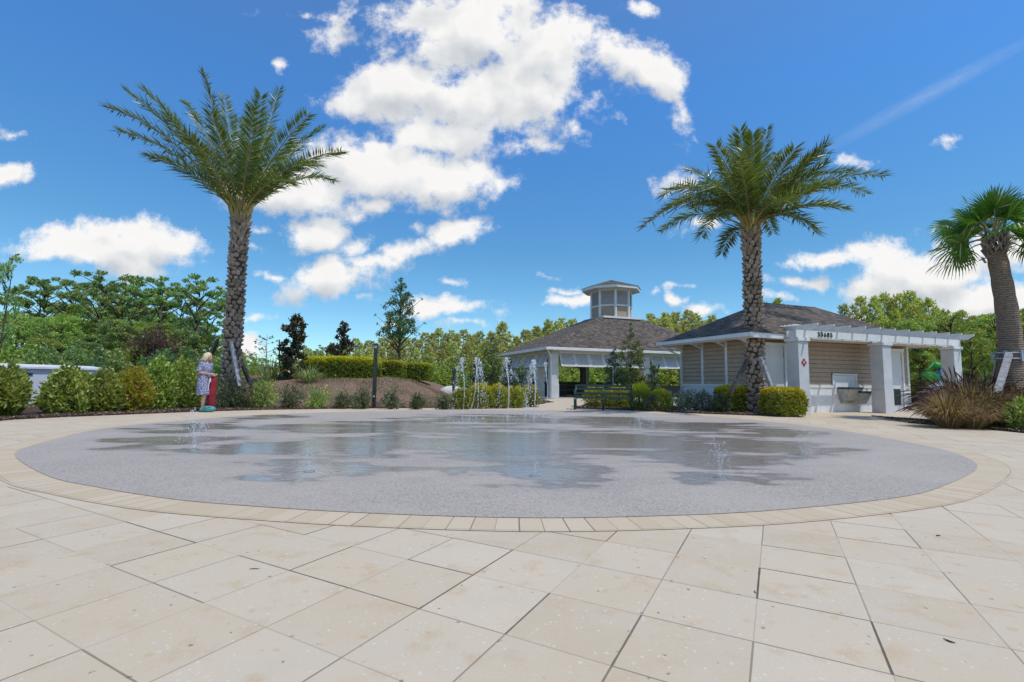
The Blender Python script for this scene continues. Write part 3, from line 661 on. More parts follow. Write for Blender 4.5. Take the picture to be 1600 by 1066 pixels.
# doors
def door(parent, x0, x1, ztop, vent=False):
    d = MB(); d.box(x0+.09, x1-.09, -.012, .0, .01, ztop-.1); dd = d.build('door', 'door_paint', parent)
    m1 = MB(); m1.box(x0, x0+.09, -.05, 0, 0, ztop-.1); m1.box(x1-.09, x1, -.05, 0, 0, ztop-.1); m1.box(x0-.03, x1+.03, -.06, 0, ztop-.1, ztop); m1.build('door_frame', 'white_paint', dd, bevel=.004)
    for z in (.3, ztop*.5, ztop-.45): MB().box(x1-.115, x1-.095, -.03, -.012, z, z+.11).build('hinge', 'steel', dd)
    m3 = MB(); m3.box(x0+.14, x0+.18, -.03, -.012, .95, 1.12); m3.bar((x0+.15, -.05, 1.03), (x0+.27, -.05, 1.03), .02, .02); m3.build('handle', 'steel', dd)
    if vent:
        m4 = MB(); m4.box(x0+.3, x1-.3+.06, -.02, -.012, .22, .82)
        for k in range(10): m4.bar((x0+.32, -.03, .26+k*.055), (x1-.26, -.03, .26+k*.055), .03, .008)
        m4.build('vent', 'dark_metal', dd)
door(B1, .25, 1.34, 2.33); door(B1, 6.2, 7.29, 2.33, True)
MB().box(1.41, 1.49, -.07, -.026, 1.12, 1.22).build('door_keypad', 'steel', B1); MB().box(1.42, 1.49, -.09, -.026, .95, 1.06).build('socket_cover', 'dark_metal', B1)
# drinking fountain
F = empty('drinking_fountain', (B1.matrix_basis @ Vector((4.1, 0, 0))), R(20), label='two level stainless drinking fountain hung on the white wall panel', cat='drinking fountain')
def bw(p): return Matrix.Translation((7.97, 15.8, 0)) @ Matrix.Rotation(R(20), 4, 'Z') @ Vector(p)
F.location = bw((4.1, -.06, 0))
mb = MB(); mb.box(3.45, 4.68, -.045, -.031, .0, 1.27); mb.box(3.45, 3.52, -.07, -.045, .94, 1.35); mb.box(4.61, 4.68, -.07, -.045, .94, 1.35); mb.box(3.45, 4.68, -.075, -.045, 1.28, 1.35)
mb.build('wall_panel', 'white_paint', B1)
def basin(x0, x1, zt, zb):
    m5 = MB(); d = .42
    m5.add([(x0,-d,zt-.07), (x1,-d,zt-.07), (x1,0,zt-.07), (x0,0,zt-.07), (x0+.06,-d+.16,zb), (x1-.06,-d+.16,zb), (x1-.06,0,zb), (x0+.06,0,zb)], [(0,4,5,1), (1,5,6,2), (3,7,4,0), (4,7,6,5), (2,6,7,3)])
    bo = m5.build('basin', 'steel', F)
    m6 = MB(); m6.box(x0-.02, x1+.02, -d-.02, 0, zt-.069, zt); m6.build('basin_rim', 'dark_metal', bo, bevel=.01)
    m7 = MB(); m7.tube([(x1-.1, -d+.1, zt), (x1-.1, -d+.1, zt+.05), (x1-.15, -d+.12, zt+.07)], .012, 6); m7.build('spout', 'steel', bo)
basin(-.42, .22, .87, .42); basin(.08, .68, .74, .3)
mb = MB(); mb.tube([(.7, -.1, .62), (.78, -.12, .62), (.78, -.12, .56)], .018, 6); mb.box(-.3, .5, -.06, 0, .3, .5); mb.build('plumbing', 'steel', F)

# pergola
PG = empty('pergola', bw((0, -.75, 0)), R(20), label='white timber pergola with three square columns in front of the restroom building', cat='pergola')
CW = .215
for x in (.98, 4.9, 8.8):
    mb = MB(); mb.box(x-CW, x+CW, -CW, CW, .8, 2.4); mb.box(x-CW-.012, x+CW+.012, -CW-.012, CW+.012, 0, .8)
    mb.box(x-CW-.02, x+CW+.02, -CW-.02, CW+.02, 2.28, 2.3)
    co = mb.build('column', 'column_paint', PG, bevel=.008)
    m2 = MB(); m2.box(x-CW-.045, x+CW+.045, -CW-.045, CW+.045, 2.32, 2.42); m2.build('column_cap', 'white_paint', co, bevel=.008)
mb = MB(); mb.box(.72, 9.05, -.2, -.14, 2.44, 2.67); mb.box(.72, 9.05, .12, .18, 2.441, 2.668)
for x in (.98, 4.9, 8.8): mb.box(x-.2, x+.2, -.195, .17, 2.421, 2.439)
mb.build('front_beam', 'white_paint', PG, bevel=.006)
mb = MB()
MB().box(.77, .83, -.14, .74, 2.45, 2.66).build('side_beam', 'white_paint', PG); MB().box(8.9, 8.96, -.14, 2.2, 2.45, 2.66).build('side_beam', 'white_paint', PG)
for i in range(12):
    x = 1.135+.721*i; mb = MB()
    bk = 1.0 if x < 8.2 else 2.6
    mb.add([(x+s*.022, y, z) for s in (-1, 1) for (y, z) in ((-.62,2.80), (-.62,2.86), (bk,2.86), (bk,2.66), (-.42,2.672))], [(0,1,2,3,4), (9,8,7,6,5), (0,5,6,1), (1,6,7,2), (2,7,8,3), (3,8,9,4), (4,9,5,0)])
    mb.build('rafter', 'white_paint', PG)
for k in range(6):
    mb = MB(); mb.box(.95, 9.2, .12+k*.16-.02, .12+k*.16+.02, 2.862, 2.895); mb.build('purlin', 'white_paint', PG)
def text(s, size, name, material, parent, loc, depth=.008, rot=(R(90), 0, 0), sp=1.):
    cu = bpy.data.curves.new(name, 'FONT'); cu.body = s; cu.size = size; cu.extrude = depth; cu.align_x = 'CENTER'; cu.align_y = 'CENTER'; cu.offset = size*.02; cu.space_character = sp
    to = bpy.data.objects.new(name, cu); C.objects.link(to); dg = bpy.context.evaluated_depsgraph_get()
    me = bpy.data.meshes.new_from_object(to.evaluated_get(dg)); bpy.data.objects.remove(to)
    me.materials.clear(); me.materials.append(M[material]); o = bpy.data.objects.new(name, me); C.objects.link(o); o.parent = parent; o.location = loc; o.rotation_euler = rot
    return o
text('33685', .21, 'house_numbers', 'black_paint', PG, (1.98, -.212, 2.555), sp=1.35)
# red cross shaped truss sign on the left column
mb = MB(); c = []
for k in range(16):
    a = 2*math.pi*k/16; r = .115 if k % 4 in (1, 3, 0) else .06
    r = {0: .105, 1: .105, 2: .06, 3: .105}[k % 4]; c.append((math.cos(a)*r, math.sin(a)*r))
SG = MB(); sx, sz = .98, 1.64
SG.add([(sx+p[0]*1.0, -CW-.012, sz+p[1]*1.15) for p in c]+[(sx+p[0], -CW-.001, sz+p[1]*1.15) for p in c], [tuple(range(16))]+[(i, 16+i, 16+(i+1) % 16, (i+1) % 16) for i in range(16)])
sgo = SG.build('truss_sign', 'red_paint', None, label='small red cross shaped sign on the left pergola column', cat='sign')
sgo.location = PG.location; sgo.rotation_euler = (0, 0, R(20))
text('R', .1, 'sign_letter', 'white_cloth', sgo, (sx, -CW-.014, sz), .002)

# ------------------------------------------------------------------ pavilion
B2 = empty('pavilion', (2.5, 29, 0), R(20), label='open picnic pavilion with brown shingle roof and white windowed cupola', cat='pavilion')
PW, PD = 13., 8.
mb = MB(); mb.box(-.8, PW+.8, -.8, PD+.8, -.01, .03); mb.build('floor_slab', 'concrete_slab', B2)
for (x, y) in [(.0,0), (6.5,0), (13,0), (0,2.1), (0,4.2), (0,6.4), (0,8.), (6.5,8), (13,8), (13,4.2), (3.3,8.), (9.8,8)]:
    w = .24; mb = MB(); mb.box(x-w, x+w, y-w, y+w, .85, 2.76); mb.box(x-w-.02, x+w+.02, y-w-.02, y+w+.02, .03, .85); mb.box(x-w-.03, x+w+.03, y-w-.03, y+w+.03, 2.6, 2.66)
    mb.build('column', 'column_paint', B2, bevel=.01)
mb = MB(); 
mb.box(-.2, PW+.2, -.2, .2, 2.765, 2.9); mb.box(-.2, PW+.2, PD-.2, PD+.2, 2.765, 2.9); mb.box(-.2, .2, .2, PD-.2, 2.765, 2.9); mb.box(PW-.2, PW+.2, .2, PD-.2, 2.765, 2.9)
mb.box(-.55, PW+.55, -.55, PD+.55, 2.905, 2.93)
mb.build('ceiling_beam', 'soffit', B2)
mb = MB(); o_ = .75; zc = 5.65
cx, cy = PW/2, PD/2
hx, hy = 1.35, 1.1
A_ = [(-o_,-o_), (PW+o_,-o_), (PW+o_,PD+o_), (-o_,PD+o_)]; T_ = [(cx-hx,cy-hy), (cx+hx,cy-hy), (cx+hx,cy+hy), (cx-hx,cy+hy)]
mb.add([(x,y,2.98) for x,y in A_]+[(x,y,zc) for x,y in T_], [(i, (i+1) % 4, 4+(i+1) % 4, 4+i) for i in range(4)]+[(4,5,6,7), (3,2,1,0)])
mb.build('roof', 'shingle', B2, uv=True)
mb = MB()
mb.box(-o_-.1, PW+o_+.1, -o_-.1, -o_, 2.84, 3.); mb.box(-o_-.1, PW+o_+.1, PD+o_, PD+o_+.1, 2.84, 3.); mb.box(-o_-.1, -o_, -o_, PD+o_, 2.84, 3.); mb.box(PW+o_, PW+o_+.1, -o_, PD+o_, 2.84, 3.)
mb.build('fascia', 'white_paint', B2, bevel=.015)
mb = MB(); mb.box(7.9, 9.4, 1.55-.0, 1.62, 4.42, 4.5); mb.build('roof_vent', 'dark_metal', B2)
mb = MB(); mb.tube([(-o_+.05, -o_+.05, 2.86), (-.3, -.35, 2.45), (-.3, -.3, 2.3), (-.3, -.3, .05)], .05, 8); mb.build('downspout', 'white_paint', B2, smooth=True)
def shutter(p0, p1, out):     # bahama shutter between two points along the eave, leaning outwards
    p0, p1, out = Vector(p0), Vector(p1), Vector(out); L = (p1-p0).length; d = (p1-p0).normalized()
    mb = MB(); n = 13; zt, zb = 2.74, 1.93
    for i in range(n):
        t = (i+.5)/n; z = zt+(zb-zt)*t; q = out*(.06+.36*t)
        a = p0+d*.03+q; c = p1-d*.03+q; a.z = c.z = z
        mb.bar(a, c, .065, .012, upv=(out*.75+Vector((0,0,.65))).normalized())
    sh = mb.build('shutter', 'louver_paint', B2)
    fr = MB()
    for (a, c) in ((p0, p0), (p1, p1)):
        s_ = 1 if a is p0 else -1
        A1 = a+out*.06+d*s_*.03; A1.z = zt; A2 = a+out*.42+d*s_*.03; A2.z = zb; fr.bar(A1, A2, .07, .05, upv=out)
    for (t, ) in ((0,), (1,)):
        q = out*(.06+.36*t); A1 = p0+q; A2 = p1+q; A1.z = A2.z = zt+(zb-zt)*t; fr.bar(A1, A2, .06, .07)
    fr.build('shutter_frame', 'white_paint', sh)
for k in range(6):
    shutter((.3+k*.985, -.1, 0), (.3+(k+1)*.985-.03, -.1, 0), (0, -1, 0)); shutter((6.8+k*.98, -.1, 0), (6.8+(k+1)*.98-.03, -.1, 0), (0, -1, 0))
for (a, c) in ((.27,1.85), (2.35,3.95), (4.45,6.15), (6.65,7.75)):
    m_ = (a+c)/2; shutter((-.1, a, 0), (-.1, m_-.015, 0), (-1, 0, 0)); shutter((-.1, m_+.015, 0), (-.1, c, 0), (-1, 0, 0))
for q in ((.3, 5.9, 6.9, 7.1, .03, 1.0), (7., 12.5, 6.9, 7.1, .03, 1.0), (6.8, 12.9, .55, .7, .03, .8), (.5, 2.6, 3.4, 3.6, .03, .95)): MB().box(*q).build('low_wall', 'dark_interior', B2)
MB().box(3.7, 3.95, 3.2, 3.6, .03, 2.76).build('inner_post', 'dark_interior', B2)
# cupola: octagon
def octa(r, z, off=math.pi/8): return [(cx+r*math.cos(off+2*math.pi*k/8), cy+r*math.sin(off+2*math.pi*k/8), z) for k in range(8)]
OFF = R(-20)+R(90)*0   # one corner towards the viewer
def octpr(mb, r, z0, z1, r2=None):
    a = octa(r, z0, OFF); c = octa(r2 or r, z1, OFF); mb.add(a+c, [tuple(range(8))[::-1], tuple(range(8, 16))]+[(i, (i+1) % 8, 8+(i+1) % 8, 8+i) for i in range(8)])
cr = 1.42; cb = 5.2
mb = MB(); octpr(mb, cr, cb, 7.6); cu_ = mb.build('cupola', 'siding', B2)
oc = octa(cr+.02, 0, OFF)
mb = MB()
for k in range(8):
    x, y, _ = oc[k]; mb.tube([(x, y, cb+.3), (x, y, 7.6)], .1, 8)
    x2, y2, _ = oc[(k+1) % 8]
    for z in (6.42, 7.52): mb.bar((x, y, z), (x2, y2, z), .07, .11)
mb.build('cupola_trim', 'white_paint', cu_)
for k in range(8):
    a = Vector(oc[k]); c = Vector(oc[(k+1) % 8]); d = (c-a).normalized(); nrm = Vector((d.y, -d.x, 0)); w = MB()
    for i in range(14):
        z = 6.5+i*.07; w.bar(a+d*.1+Vector((0,0,z))+nrm*.02, c-d*.1+Vector((0,0,z))+nrm*.02, .06, .012, upv=(nrm*.7+Vector((0,0,.7))).normalized())
    w.build('louver', 'louver_paint', cu_)
mb = MB(); octpr(mb, 2.15, 7.58, 7.78); mb.build('cupola_eave', 'white_paint', cu_)
mb = MB(); a = octa(2.2, 7.785, OFF); mb.add(a+[(cx, cy, 8.5)], [(i, (i+1) % 8, 8) for i in range(8)]+[tuple(range(8))[::-1]]); mb.build('cupola_roof', 'shingle', cu_, uv=True)
mb = MB()
T2 = [(cx-1.5,cy-1.45), (cx+1.5,cy-1.45), (cx+1.5,cy+1.45), (cx-1.5,cy+1.45)]
for i in range(4):
    f_ = 1.12; p_, q_ = T2[i], T2[(i+1) % 4]; mb.bar((p_[0], p_[1], 5.52), (q_[0], q_[1], 5.52), .12, .14)
mb.build('cupola_flashing', 'white_paint', cu_)
print('CHK pav corner', proj(B2.matrix_basis @ Vector((0,0,0))), 'eave', proj(Matrix.Translation((2.5,29,0)) @ Matrix.Rotation(R(20),4,'Z') @ Vector((-o_,-o_,2.98))), proj(Matrix.Translation((2.5,29,0)) @ Matrix.Rotation(R(20),4,'Z') @ Vector((-o_,PD+o_,2.98))))
print('CHK restroom', [proj(bw(q)) for q in ((0,0,0), (0,0,2.56), (BW,0,0), (BW,0,2.56), (0,BD,2.5), (-OV-.1,-.5,2.58), (-OV-.1,BD+OV,2.58), (2.4,BD/2,4.08), (BW-2.4,BD/2,4.08))])

# picnic tables inside the pavilion
def picnic(loc, rz, label):
    t = empty('picnic_table', loc, rz, label=label, cat='table', group='picnic tables in the pavilion')
    MB().box(-.9, .9, -.38, .38, .72, .76).build('table_top', 'dark_metal', t)
    for s in (-1, 1): MB().box(-.9, .9, s*.75-.13, s*.75+.13, .43, .46).build('seat', 'dark_metal', t)
    for s in (-1, 1):
        q = MB(); q.bar((s*.6, -.7, 0), (s*.6, .25, .72), .05, .05); q.bar((s*.6, .7, 0), (s*.6, -.25, .72), .05, .05); q.bar((s*.6, -.8, .41), (s*.6, .8, .41), .05, .05); q.build('leg', 'dark_metal', t)
def bp(p): return Matrix.Translation((2.5, 29, .03)) @ Matrix.Rotation(R(20), 4, 'Z') @ Vector(p)
picnic(bp((2.0, 1.9, 0)), R(20), 'dark picnic table behind the corner column of the pavilion'); picnic(bp((8.3, 2.6, 0)), R(20), 'dark picnic table under the right half of the pavilion')
exec_veg = True
# ------------------------------------------------------------------ palms
def frond_mesh(base, tip, lift=.22, leaf=.6, n=128, petiole=.15, gap=None, droop=.5):
    base, tip = np.array(base, float), np.array(tip, float); ch = tip-base; L = np.linalg.norm(ch)
    ctrl = base+ch*.5+np.array([0, 0, L*lift])
    t = np.linspace(0, 1, 26)[:, None]
    cur = (1-t)**2*base+2*t*(1-t)*ctrl+t**2*tip
    mb = MB(); mb.tube([Vector(p) for p in cur], [.035*(1-x)+.005 for x in t[:, 0]], 5)
    tt = petiole+(1-petiole)*(np.arange(n)+.5)/n; tt = np.repeat(tt, 2); side = np.tile([-1., 1.], n); tt = tt+rng.normal(size=2*n)*.004
    tt = np.clip(tt, 0, .995)[:, None]
    P_ = (1-tt)**2*base+2*tt*(1-tt)*ctrl+tt**2*tip; T_ = unit(2*(1-tt)*(ctrl-base)+2*tt*(tip-ctrl))
    S_ = unit(np.cross(T_, np.array([0, 0, 1.])+np.array([1e-3, 0, 0]))); U_ = np.cross(S_, T_)
    s = (tt[:, 0]-petiole)/(1-petiole)
    ll = leaf*np.minimum(1, .45+s*2.6)*np.where(s > .55, 1-(s-.55)/.45*.42, 1)*(1+.1*rng.normal(size=2*n))
    fwd = .78+.45*s+.06*rng.normal(size=2*n)
    d = unit(T_*fwd[:, None]+S_*side[:, None]+U_*(.22+.42*rng.normal(size=2*n))[:, None])
    if gap is not None:
        keep = rng.random(2*n) > gap*(s > .4); P_, d, ll, T_, S_, U_ = P_[keep], d[keep], ll[keep], T_[keep], S_[keep], U_[keep]
    e = d*ll[:, None]; e[:, 2] -= ll*ll*droop*.35
    w = unit(np.cross(e, U_+.75*rng.normal(size=U_.shape)))*(.0155+.005*rng.random((len(ll), 1)))
    v0 = len(mb.v); cen = P_+e*.5; a = e*.5
    N_ = len(cen); V_ = np.empty((N_, 4, 3)); V_[:, 0] = cen-a; V_[:, 1] = cen+w-a*.2; V_[:, 2] = cen+a; V_[:, 3] = cen-w-a*.2
    mb.add(V_.reshape(-1, 3).tolist(), [(4*i, 4*i+1, 4*i+2, 4*i+3) for i in range(N_)], 1)
    return mb
def date_palm(label, base, topz, r0, r1, tips, pxc, Y, bend=(0, 0), extra=10, seed=1, frac=.05, Lm=5., leafm='frond', group=None):
    random.seed(seed)
    t = empty('date_palm', base, label=label, cat='palm', group='date palms beside the splash pad')
    k = 30; H = topz
    def cl(z): q = z/H; return Vector((bend[0]*q*q, bend[1]*q*q, z))
    def rr(z): q = z/H; return r0+(r1-r0)*min(1, q*1.0)+.1*max(0, 1-q*9)+.03*max(0, (q-.86)/.14)
    mb = MB(); mb.tube([cl(H*i/k) for i in range(k+1)], [rr(H*i/k)*.93 for i in range(k+1)], 14); tr = mb.build('trunk', 'palm_core', t, smooth=True)
    mb = MB(); z = .04; row = 0; nr = 9
    while z < H-.02:
        top = max(0, (z/H-.72)/.28)
        for j in range(nr):
            a = 2*math.pi*(j+.38*row)/nr+random.uniform(-.11, .11); r = rr(z); c = cl(z+random.uniform(-.035, .035))
            o = Vector((math.cos(a), math.sin(a), 0)); s = Vector((-o.y, o.x, 0)); w = r*math.pi/nr*random.uniform(.74, .98); h = .08*(1+.6*top)*random.uniform(.65, 1.25)
            out = (.088+.025*top)*random.uniform(.6, 1.3); P0 = c+o*r*.9
            pts = []; 
            for (u, v, q) in ((-1,0,0),(-.72,.75,.2),(0,1,.35),(.72,.75,.2),(1,0,0),(.72,-.8,0),(0,-1.1,0),(-.72,-.8,0)):
                pts.append(P0+s*w*u*.98+Vector((0,0,1))*h*v+o*r*.06*q)
            for (u, v, q) in ((-.5,.1,.8),(-.35,.5,1),(0,.62,1.1),(.35,.5,1),(.5,.1,.8),(.35,-.35,.55),(0,-.45,.55),(-.35,-.35,.55)):
                pts.append(P0+s*w*u*1.1+Vector((0,0,1))*h*(v+.3*top)+o*out*q)
            mb.add(pts, [(i, (i+1) % 8, 8+(i+1) % 8, 8+i) for i in range(8)]+[tuple(range(8, 16))])
        z += .145*(1+.1*top); row += 1
    mb.build('bark_boots', 'palm_boot', tr)
    cb = Vector(base)+cl(H)
    def f_(tipw, lift, **kw):
        d = (tipw-cb); hz = Vector((d.x, d.y, 0)); hz = hz.normalized() if hz.length > .01 else hz
        b0 = Vector(cl(H))+hz*r1*.5+Vector((0,0,random.uniform(-.12,.06))); b1 = tipw-Vector(base)
        frond_mesh(b0, b1, lift, **kw).build('frond', ['rachis', leafm], t)
    for i, tp in enumerate(tips):
        px, py = tp[:2]; L = tp[2] if len(tp) > 2 else Lm; lift = tp[3] if len(tp) > 3 else .13
        q = D(px, py, Y); c = (q-cb).length; dy = math.sqrt(max(0, L*L-c*c))*(1 if i % 2 else -1)*.8
        q = D(px, py, Y+dy) ; f_(q, lift*1.15+.01+.05*random.random())
    for i in range(extra):
        a = random.random()*6.28; el = R(random.uniform(35, 80)); L = Lm*random.uniform(.45, .8)
        f_(cb+Vector((math.cos(a)*math.cos(el), math.sin(a)*math.cos(el), math.sin(el)))*L, .1)
    mb = MB()
    for i in range(26):
        a = random.random()*6.28; o = Vector((math.cos(a), math.sin(a), 0)); z = random.uniform(-.28, .1)
        mb.tube([cl(H)+Vector((0,0,z-.1))+o*r1*.7, cl(H)+Vector((0,0,z+.15))+o*(r1*1.0+.03), cl(H)+Vector((0,0,z+.45))+o*(r1*1.1+.1)], [.07,.05,.03], 5)
    mb.build('leaf_bases', 'rachis', t)
    return t
YL = 16.3; bL_ = AT(360, YL, 0); zL = D(360, 336, YL).z
tipsL = [(166,168,5.6,.14),(184,205,5.3,.14),(232,243,4.8,.16),(200,143,5.6,.1),(222,138,5.3,.1),(318,114,5.,.05),(330,178,4.6,.06),(372,186,4.3,.03),(408,150,5.,.05),(437,139,5.2,.05),
         (480,180,5.,.09),(502,200,5.2,.09),(533,238,5.1,.16),(522,283,5.,.22),(497,258,4.6,.18),(350,150,4.8,.04),(395,170,5.2,.04),(290,160,5.2,.08),(260,180,5.3,.1),(460,225,4.8,.12),(300,215,5.2,.09),(425,200,5.3,.08),(455,285,4.,.18)]
date_palm('tall date palm at left standing behind the woman, upright V shaped fronds', (bL_.x, YL, 0), zL, .285, .25, tipsL, 360, YL, extra=2, seed=3)
YR = 15.9; bR_ = AT(1180, YR, 0); zR = D(1180, 356, YR).z
tipsR = [(1007,353,4.6,.26),(1035,360,4.2,.27),(1037,303,4.4,.22),(1076,266,4.5,.16),(1118,228,4.3,.1),(1146,217,4.2,.08),(1177,209,3.6,.02),(1199,202,4.2,.05),(1241,233,4.3,.08),(1293,240,4.4,.13),
         (1381,274,4.9,.2),(1352,302,4.6,.24),(1275,361,3.6,.3),(1208,364,3.4,.3),(1096,369,3.3,.32),(1128,396,3.1,.3),(1050,320,4.2,.22),(1330,268,4.5,.18),(1155,250,4.4,.1),(1215,240,4.5,.1),(1100,290,4.4,.16),
         (1265,270,4.5,.14),(1320,325,4.2,.24),(1085,325,4.1,.22),(1240,320,4.3,.2),(1130,330,4.2,.22),(1300,290,4.4,.2),(1180,260,4.6,.12)]
date_palm('tall date palm in front of the restroom building, wide arching crown', (bR_.x, YR, 0), zR, .295, .25, tipsR, 1180, YR, extra=8, seed=5, Lm=4.3, bend=(.02, 0))

def brace(name, a, c, w, h, material, label, group='wooden braces propping the palms', bolts=False):
    a, c = Vector(a), Vector(c); mb = MB(); mb.bar(a-a, c-a, w, h)
    o = mb.build(name, material, label=label, cat='brace', group=group); o.location = a
    if bolts:
        q = MB()
        for k in (.12, .3, .5, .7, .88):
            p = (c-a)*k; q.ball(p+Vector((-.01, -.05, .01)), .012, 6, 4)
        q.build('bolt', 'dark_metal', o)
    return o
def tbr(px0, py0, px1, py1, Y0, Y1, w, mt, lab, **kw): brace('palm_brace', D(px0, py0, Y0), D(px1, py1, Y1), w, .1, mt, lab, **kw)
tbr(374,604,361,535,YL-1.0,YL-.33,.1,'wood_brace','pale grey wooden brace leaning on the near right side of the left date palm')
tbr(391,600,369,546,YL+.9,YL+.2,.09,'brace_shaded','shaded wooden brace behind the right side of the left date palm')
tbr(322,575,340,532,YL+.9,YL+.2,.09,'brace_shaded','shaded wooden brace behind the left side of the left date palm, above the woman')
tbr(1141,615,1168,562,YR-.5,YR-.2,.09,'brace_shaded','thin shaded wooden brace on the left side of the restroom date palm')
tbr(1208,612,1187,558,YR-.7,YR-.3,.12,'wood_brace','grey wooden brace on the right side of the restroom date palm')

# cabbage palm at the right edge, its trunk leaning a little
YS = 12.4; bs = AT(1576, YS, 0); SP = empty('cabbage_palm', bs, label='cabbage palm with fan leaves and ringed grey trunk at the right edge', cat='palm')
topS = D(1556, 392, YS)-bs; botS = Vector((0, 0, -.05))
def scl(q): return botS.lerp(topS, q)+Vector((.16*math.sin(q*math.pi)*1., 0, 0))
mb = MB(); mb.tube([scl(i/26) for i in range(27)], [.285*(1-q)**1.0+.19*q+.06*max(0, 1-q*7)+.008*math.sin(i*1.9) for i, q in [(i, i/26) for i in range(27)]], 18); mb.build('trunk', 'sabal_bark', SP, smooth=True)
mb = MB(); random.seed(9)
for k in range(40):
    a = k*2.4; z = -.05+k*.014; o = Vector((math.cos(a), math.sin(a), 0)); s = Vector((-o.y, o.x, 0))
    p = topS+Vector((0,0,z)); 
    for sg in (-1, 1): mb.bar(p+o*.15+s*sg*.07-Vector((0,0,.14)), p+o*.27+Vector((0,0,.1)), .03, .05, upv=o)
for (px, py, qx, qy) in ((1548,400,1531,407),(1534,402,1540,411),(1565,392,1587,384),(1545,385,1534,380)):
    mb.bar(D(px, py, YS-.2)-bs, D(qx, qy, YS-.3)-bs, .05, .02)
mb.build('leaf_boots', 'bark_pale', SP)
def fan_leaf(c, direction, petiole, rad, droop):
    c = Vector(c); d = Vector(direction).normalized(); s = d.cross(Vector((0,0,1))); s = s.normalized() if s.length > .05 else Vector((1,0,0)); u = s.cross(d)
    mb = MB(); h = c+d*petiole; mb.tube([c, c+d*petiole*.5+Vector((0,0,.05)), h], [.022, .016, .012], 5)
    n = 34; V_ = []; F_ = []; rl = random.uniform(-1.2, 1.2); s, u = s*math.cos(rl)+u*math.sin(rl), u*math.cos(rl)-s*math.sin(rl)
    for i in range(n):
        a = (i/(n-1)-.5)*R(250); L = rad*(1-.25*abs(a)/2.3)*random.uniform(.9, 1.08)
        e = (d*math.cos(a)+s*math.sin(a)).normalized(); roll_ = 0; e = (e-u*(.45*abs(math.sin(a))-.1)).normalized(); e2 = e; w = e.cross(u).normalized()*.021
        p1 = h+e*L*.55; p2 = p1+e2*L*.25-Vector((0,0,L*droop*.3)); p3 = p2+e2*L*.2-Vector((0,0,L*droop*.75))
        k = len(V_); V_ += [h-w*.25, h+w*.25, p1+w+u*.012, p1-w-u*.0, p2+w*.7, p2-w*.7, p3]; F_ += [(k,k+1,k+2,k+3), (k+3,k+2,k+4,k+5), (k+5,k+4,k+6)]
    mb.add(V_, F_, 1); mb.build('fan_leaf', ['rachis', 'fan_leaf'], SP)
random.seed(14)
for i in range(27):
    a = i*2.399+random.uniform(-.3, .3); el = R(-26+(i/26)*108); d = Vector((math.cos(a)*math.cos(el), math.sin(a)*math.cos(el), math.sin(el)))
    fan_leaf(topS+Vector((0,0,.33)), d, random.uniform(.55, .9), random.uniform(.62, .88), random.uniform(.02, .12) if el > .2 else random.uniform(.15, .4))
mb = MB()
for (py) in (552, 561):
    c = D(1573 if py < 555 else 1574, py, YS)-bs; ring = [c+Vector((math.cos(a)*.27, math.sin(a)*.27, 0)) for a in np.linspace(0, 2*math.pi, 17)]
    mb.tube(ring, .016, 5)
for k in range(5):
    a = k*1.256-1.2; c = D(1574, 557, YS)-bs; o = Vector((math.cos(a), math.sin(a), 0)); mb.bar(c+o*.28-Vector((0,0,.13)), c+o*.28+Vector((0,0,.13)), .08, .03, upv=o)
mb.build('brace_band', 'strap', SP)
tbr(1557,618,1577,553,YS-1.1,YS-.36,.12,'wood_brace','weathered pale brace in front of the cabbage palm trunk',bolts=True)
tbr(1552,605,1560,562,YS+1.0,YS+.3,.1,'wood_brace','pale brace seen behind the left side of the cabbage palm trunk')
tbr(1612,590,1592,553,YS-.1,YS-.05,.1,'wood_brace','pale brace leaving the right side of the cabbage palm trunk at the frame edge')

# ------------------------------------------------------------------ shrubs and hedges
def shrub(px, Y, w, h, material, label, n=1500, size=.05, name='shrub', cat='shrub', d=None, lump=.22, group=None, width=.45, zb=None, nst=9, stem='bark', boxy=0., upb=.5, rz=0):
    x = AT(px, Y).x; z = zm(x, Y) if zb is None else zb
    t = empty(name, (x, Y, z), rz, label=label, cat=cat, group=group); n = int(n*1.9); size *= .74
    link_mesh('foliage', lit_shrub_mesh('foliage', w, d or w*.8, h, n, size, width, lump, boxy, upb), material, t)
    stems(MB(), w, h, nst).build('stem', stem, t, smooth=True)
    return t
rng = np.random.default_rng(11); random.seed(4)
g1 = 'tall loose shrubs along the left edge of the plaza'
shrub(6, 11.4, .82, 1.08, 'leaf_shrub', 'bushy green shrub at the left frame edge in front of the white cabinet', 2600, .075, group=g1)
shrub(-60, 10.6, 1.1, 1.1, 'leaf_shrub', 'green shrub cut by the left edge of the picture', 1800, .075, group=g1)
shrub(108, 12.3, 1.0, 1.04, 'leaf_shrub', 'wide green shrub right of the gap that shows the white cabinet', 3200, .075, group=g1)
shrub(162, 12.9, .95, 1.02, 'leaf_shrub', 'dark green shrub between the wide shrub and the yellow one', 2600, .07, group=g1)
shrub(209, 13.5, .85, 1.1, 'leaf_autumn', 'yellow and reddish shrub in the row at left', 2200, .06, group=g1)
shrub(247, 14.6, 1.1, 1.35, 'leaf_shrub', 'tall green shrub just right of the yellow one', 2600, .065, group=g1)
shrub(285, 15.3, 1.2, 1.35, 'leaf_shrub', 'dense green shrub directly left of the woman', 2800, .065, group=g1)
shrub(345, 17.6, 1.2, 1.1, 'leaf_forest', 'green shrub behind the trunk of the left date palm', 1500, .06)
g2 = 'low loose shrubs at the foot of the mound'
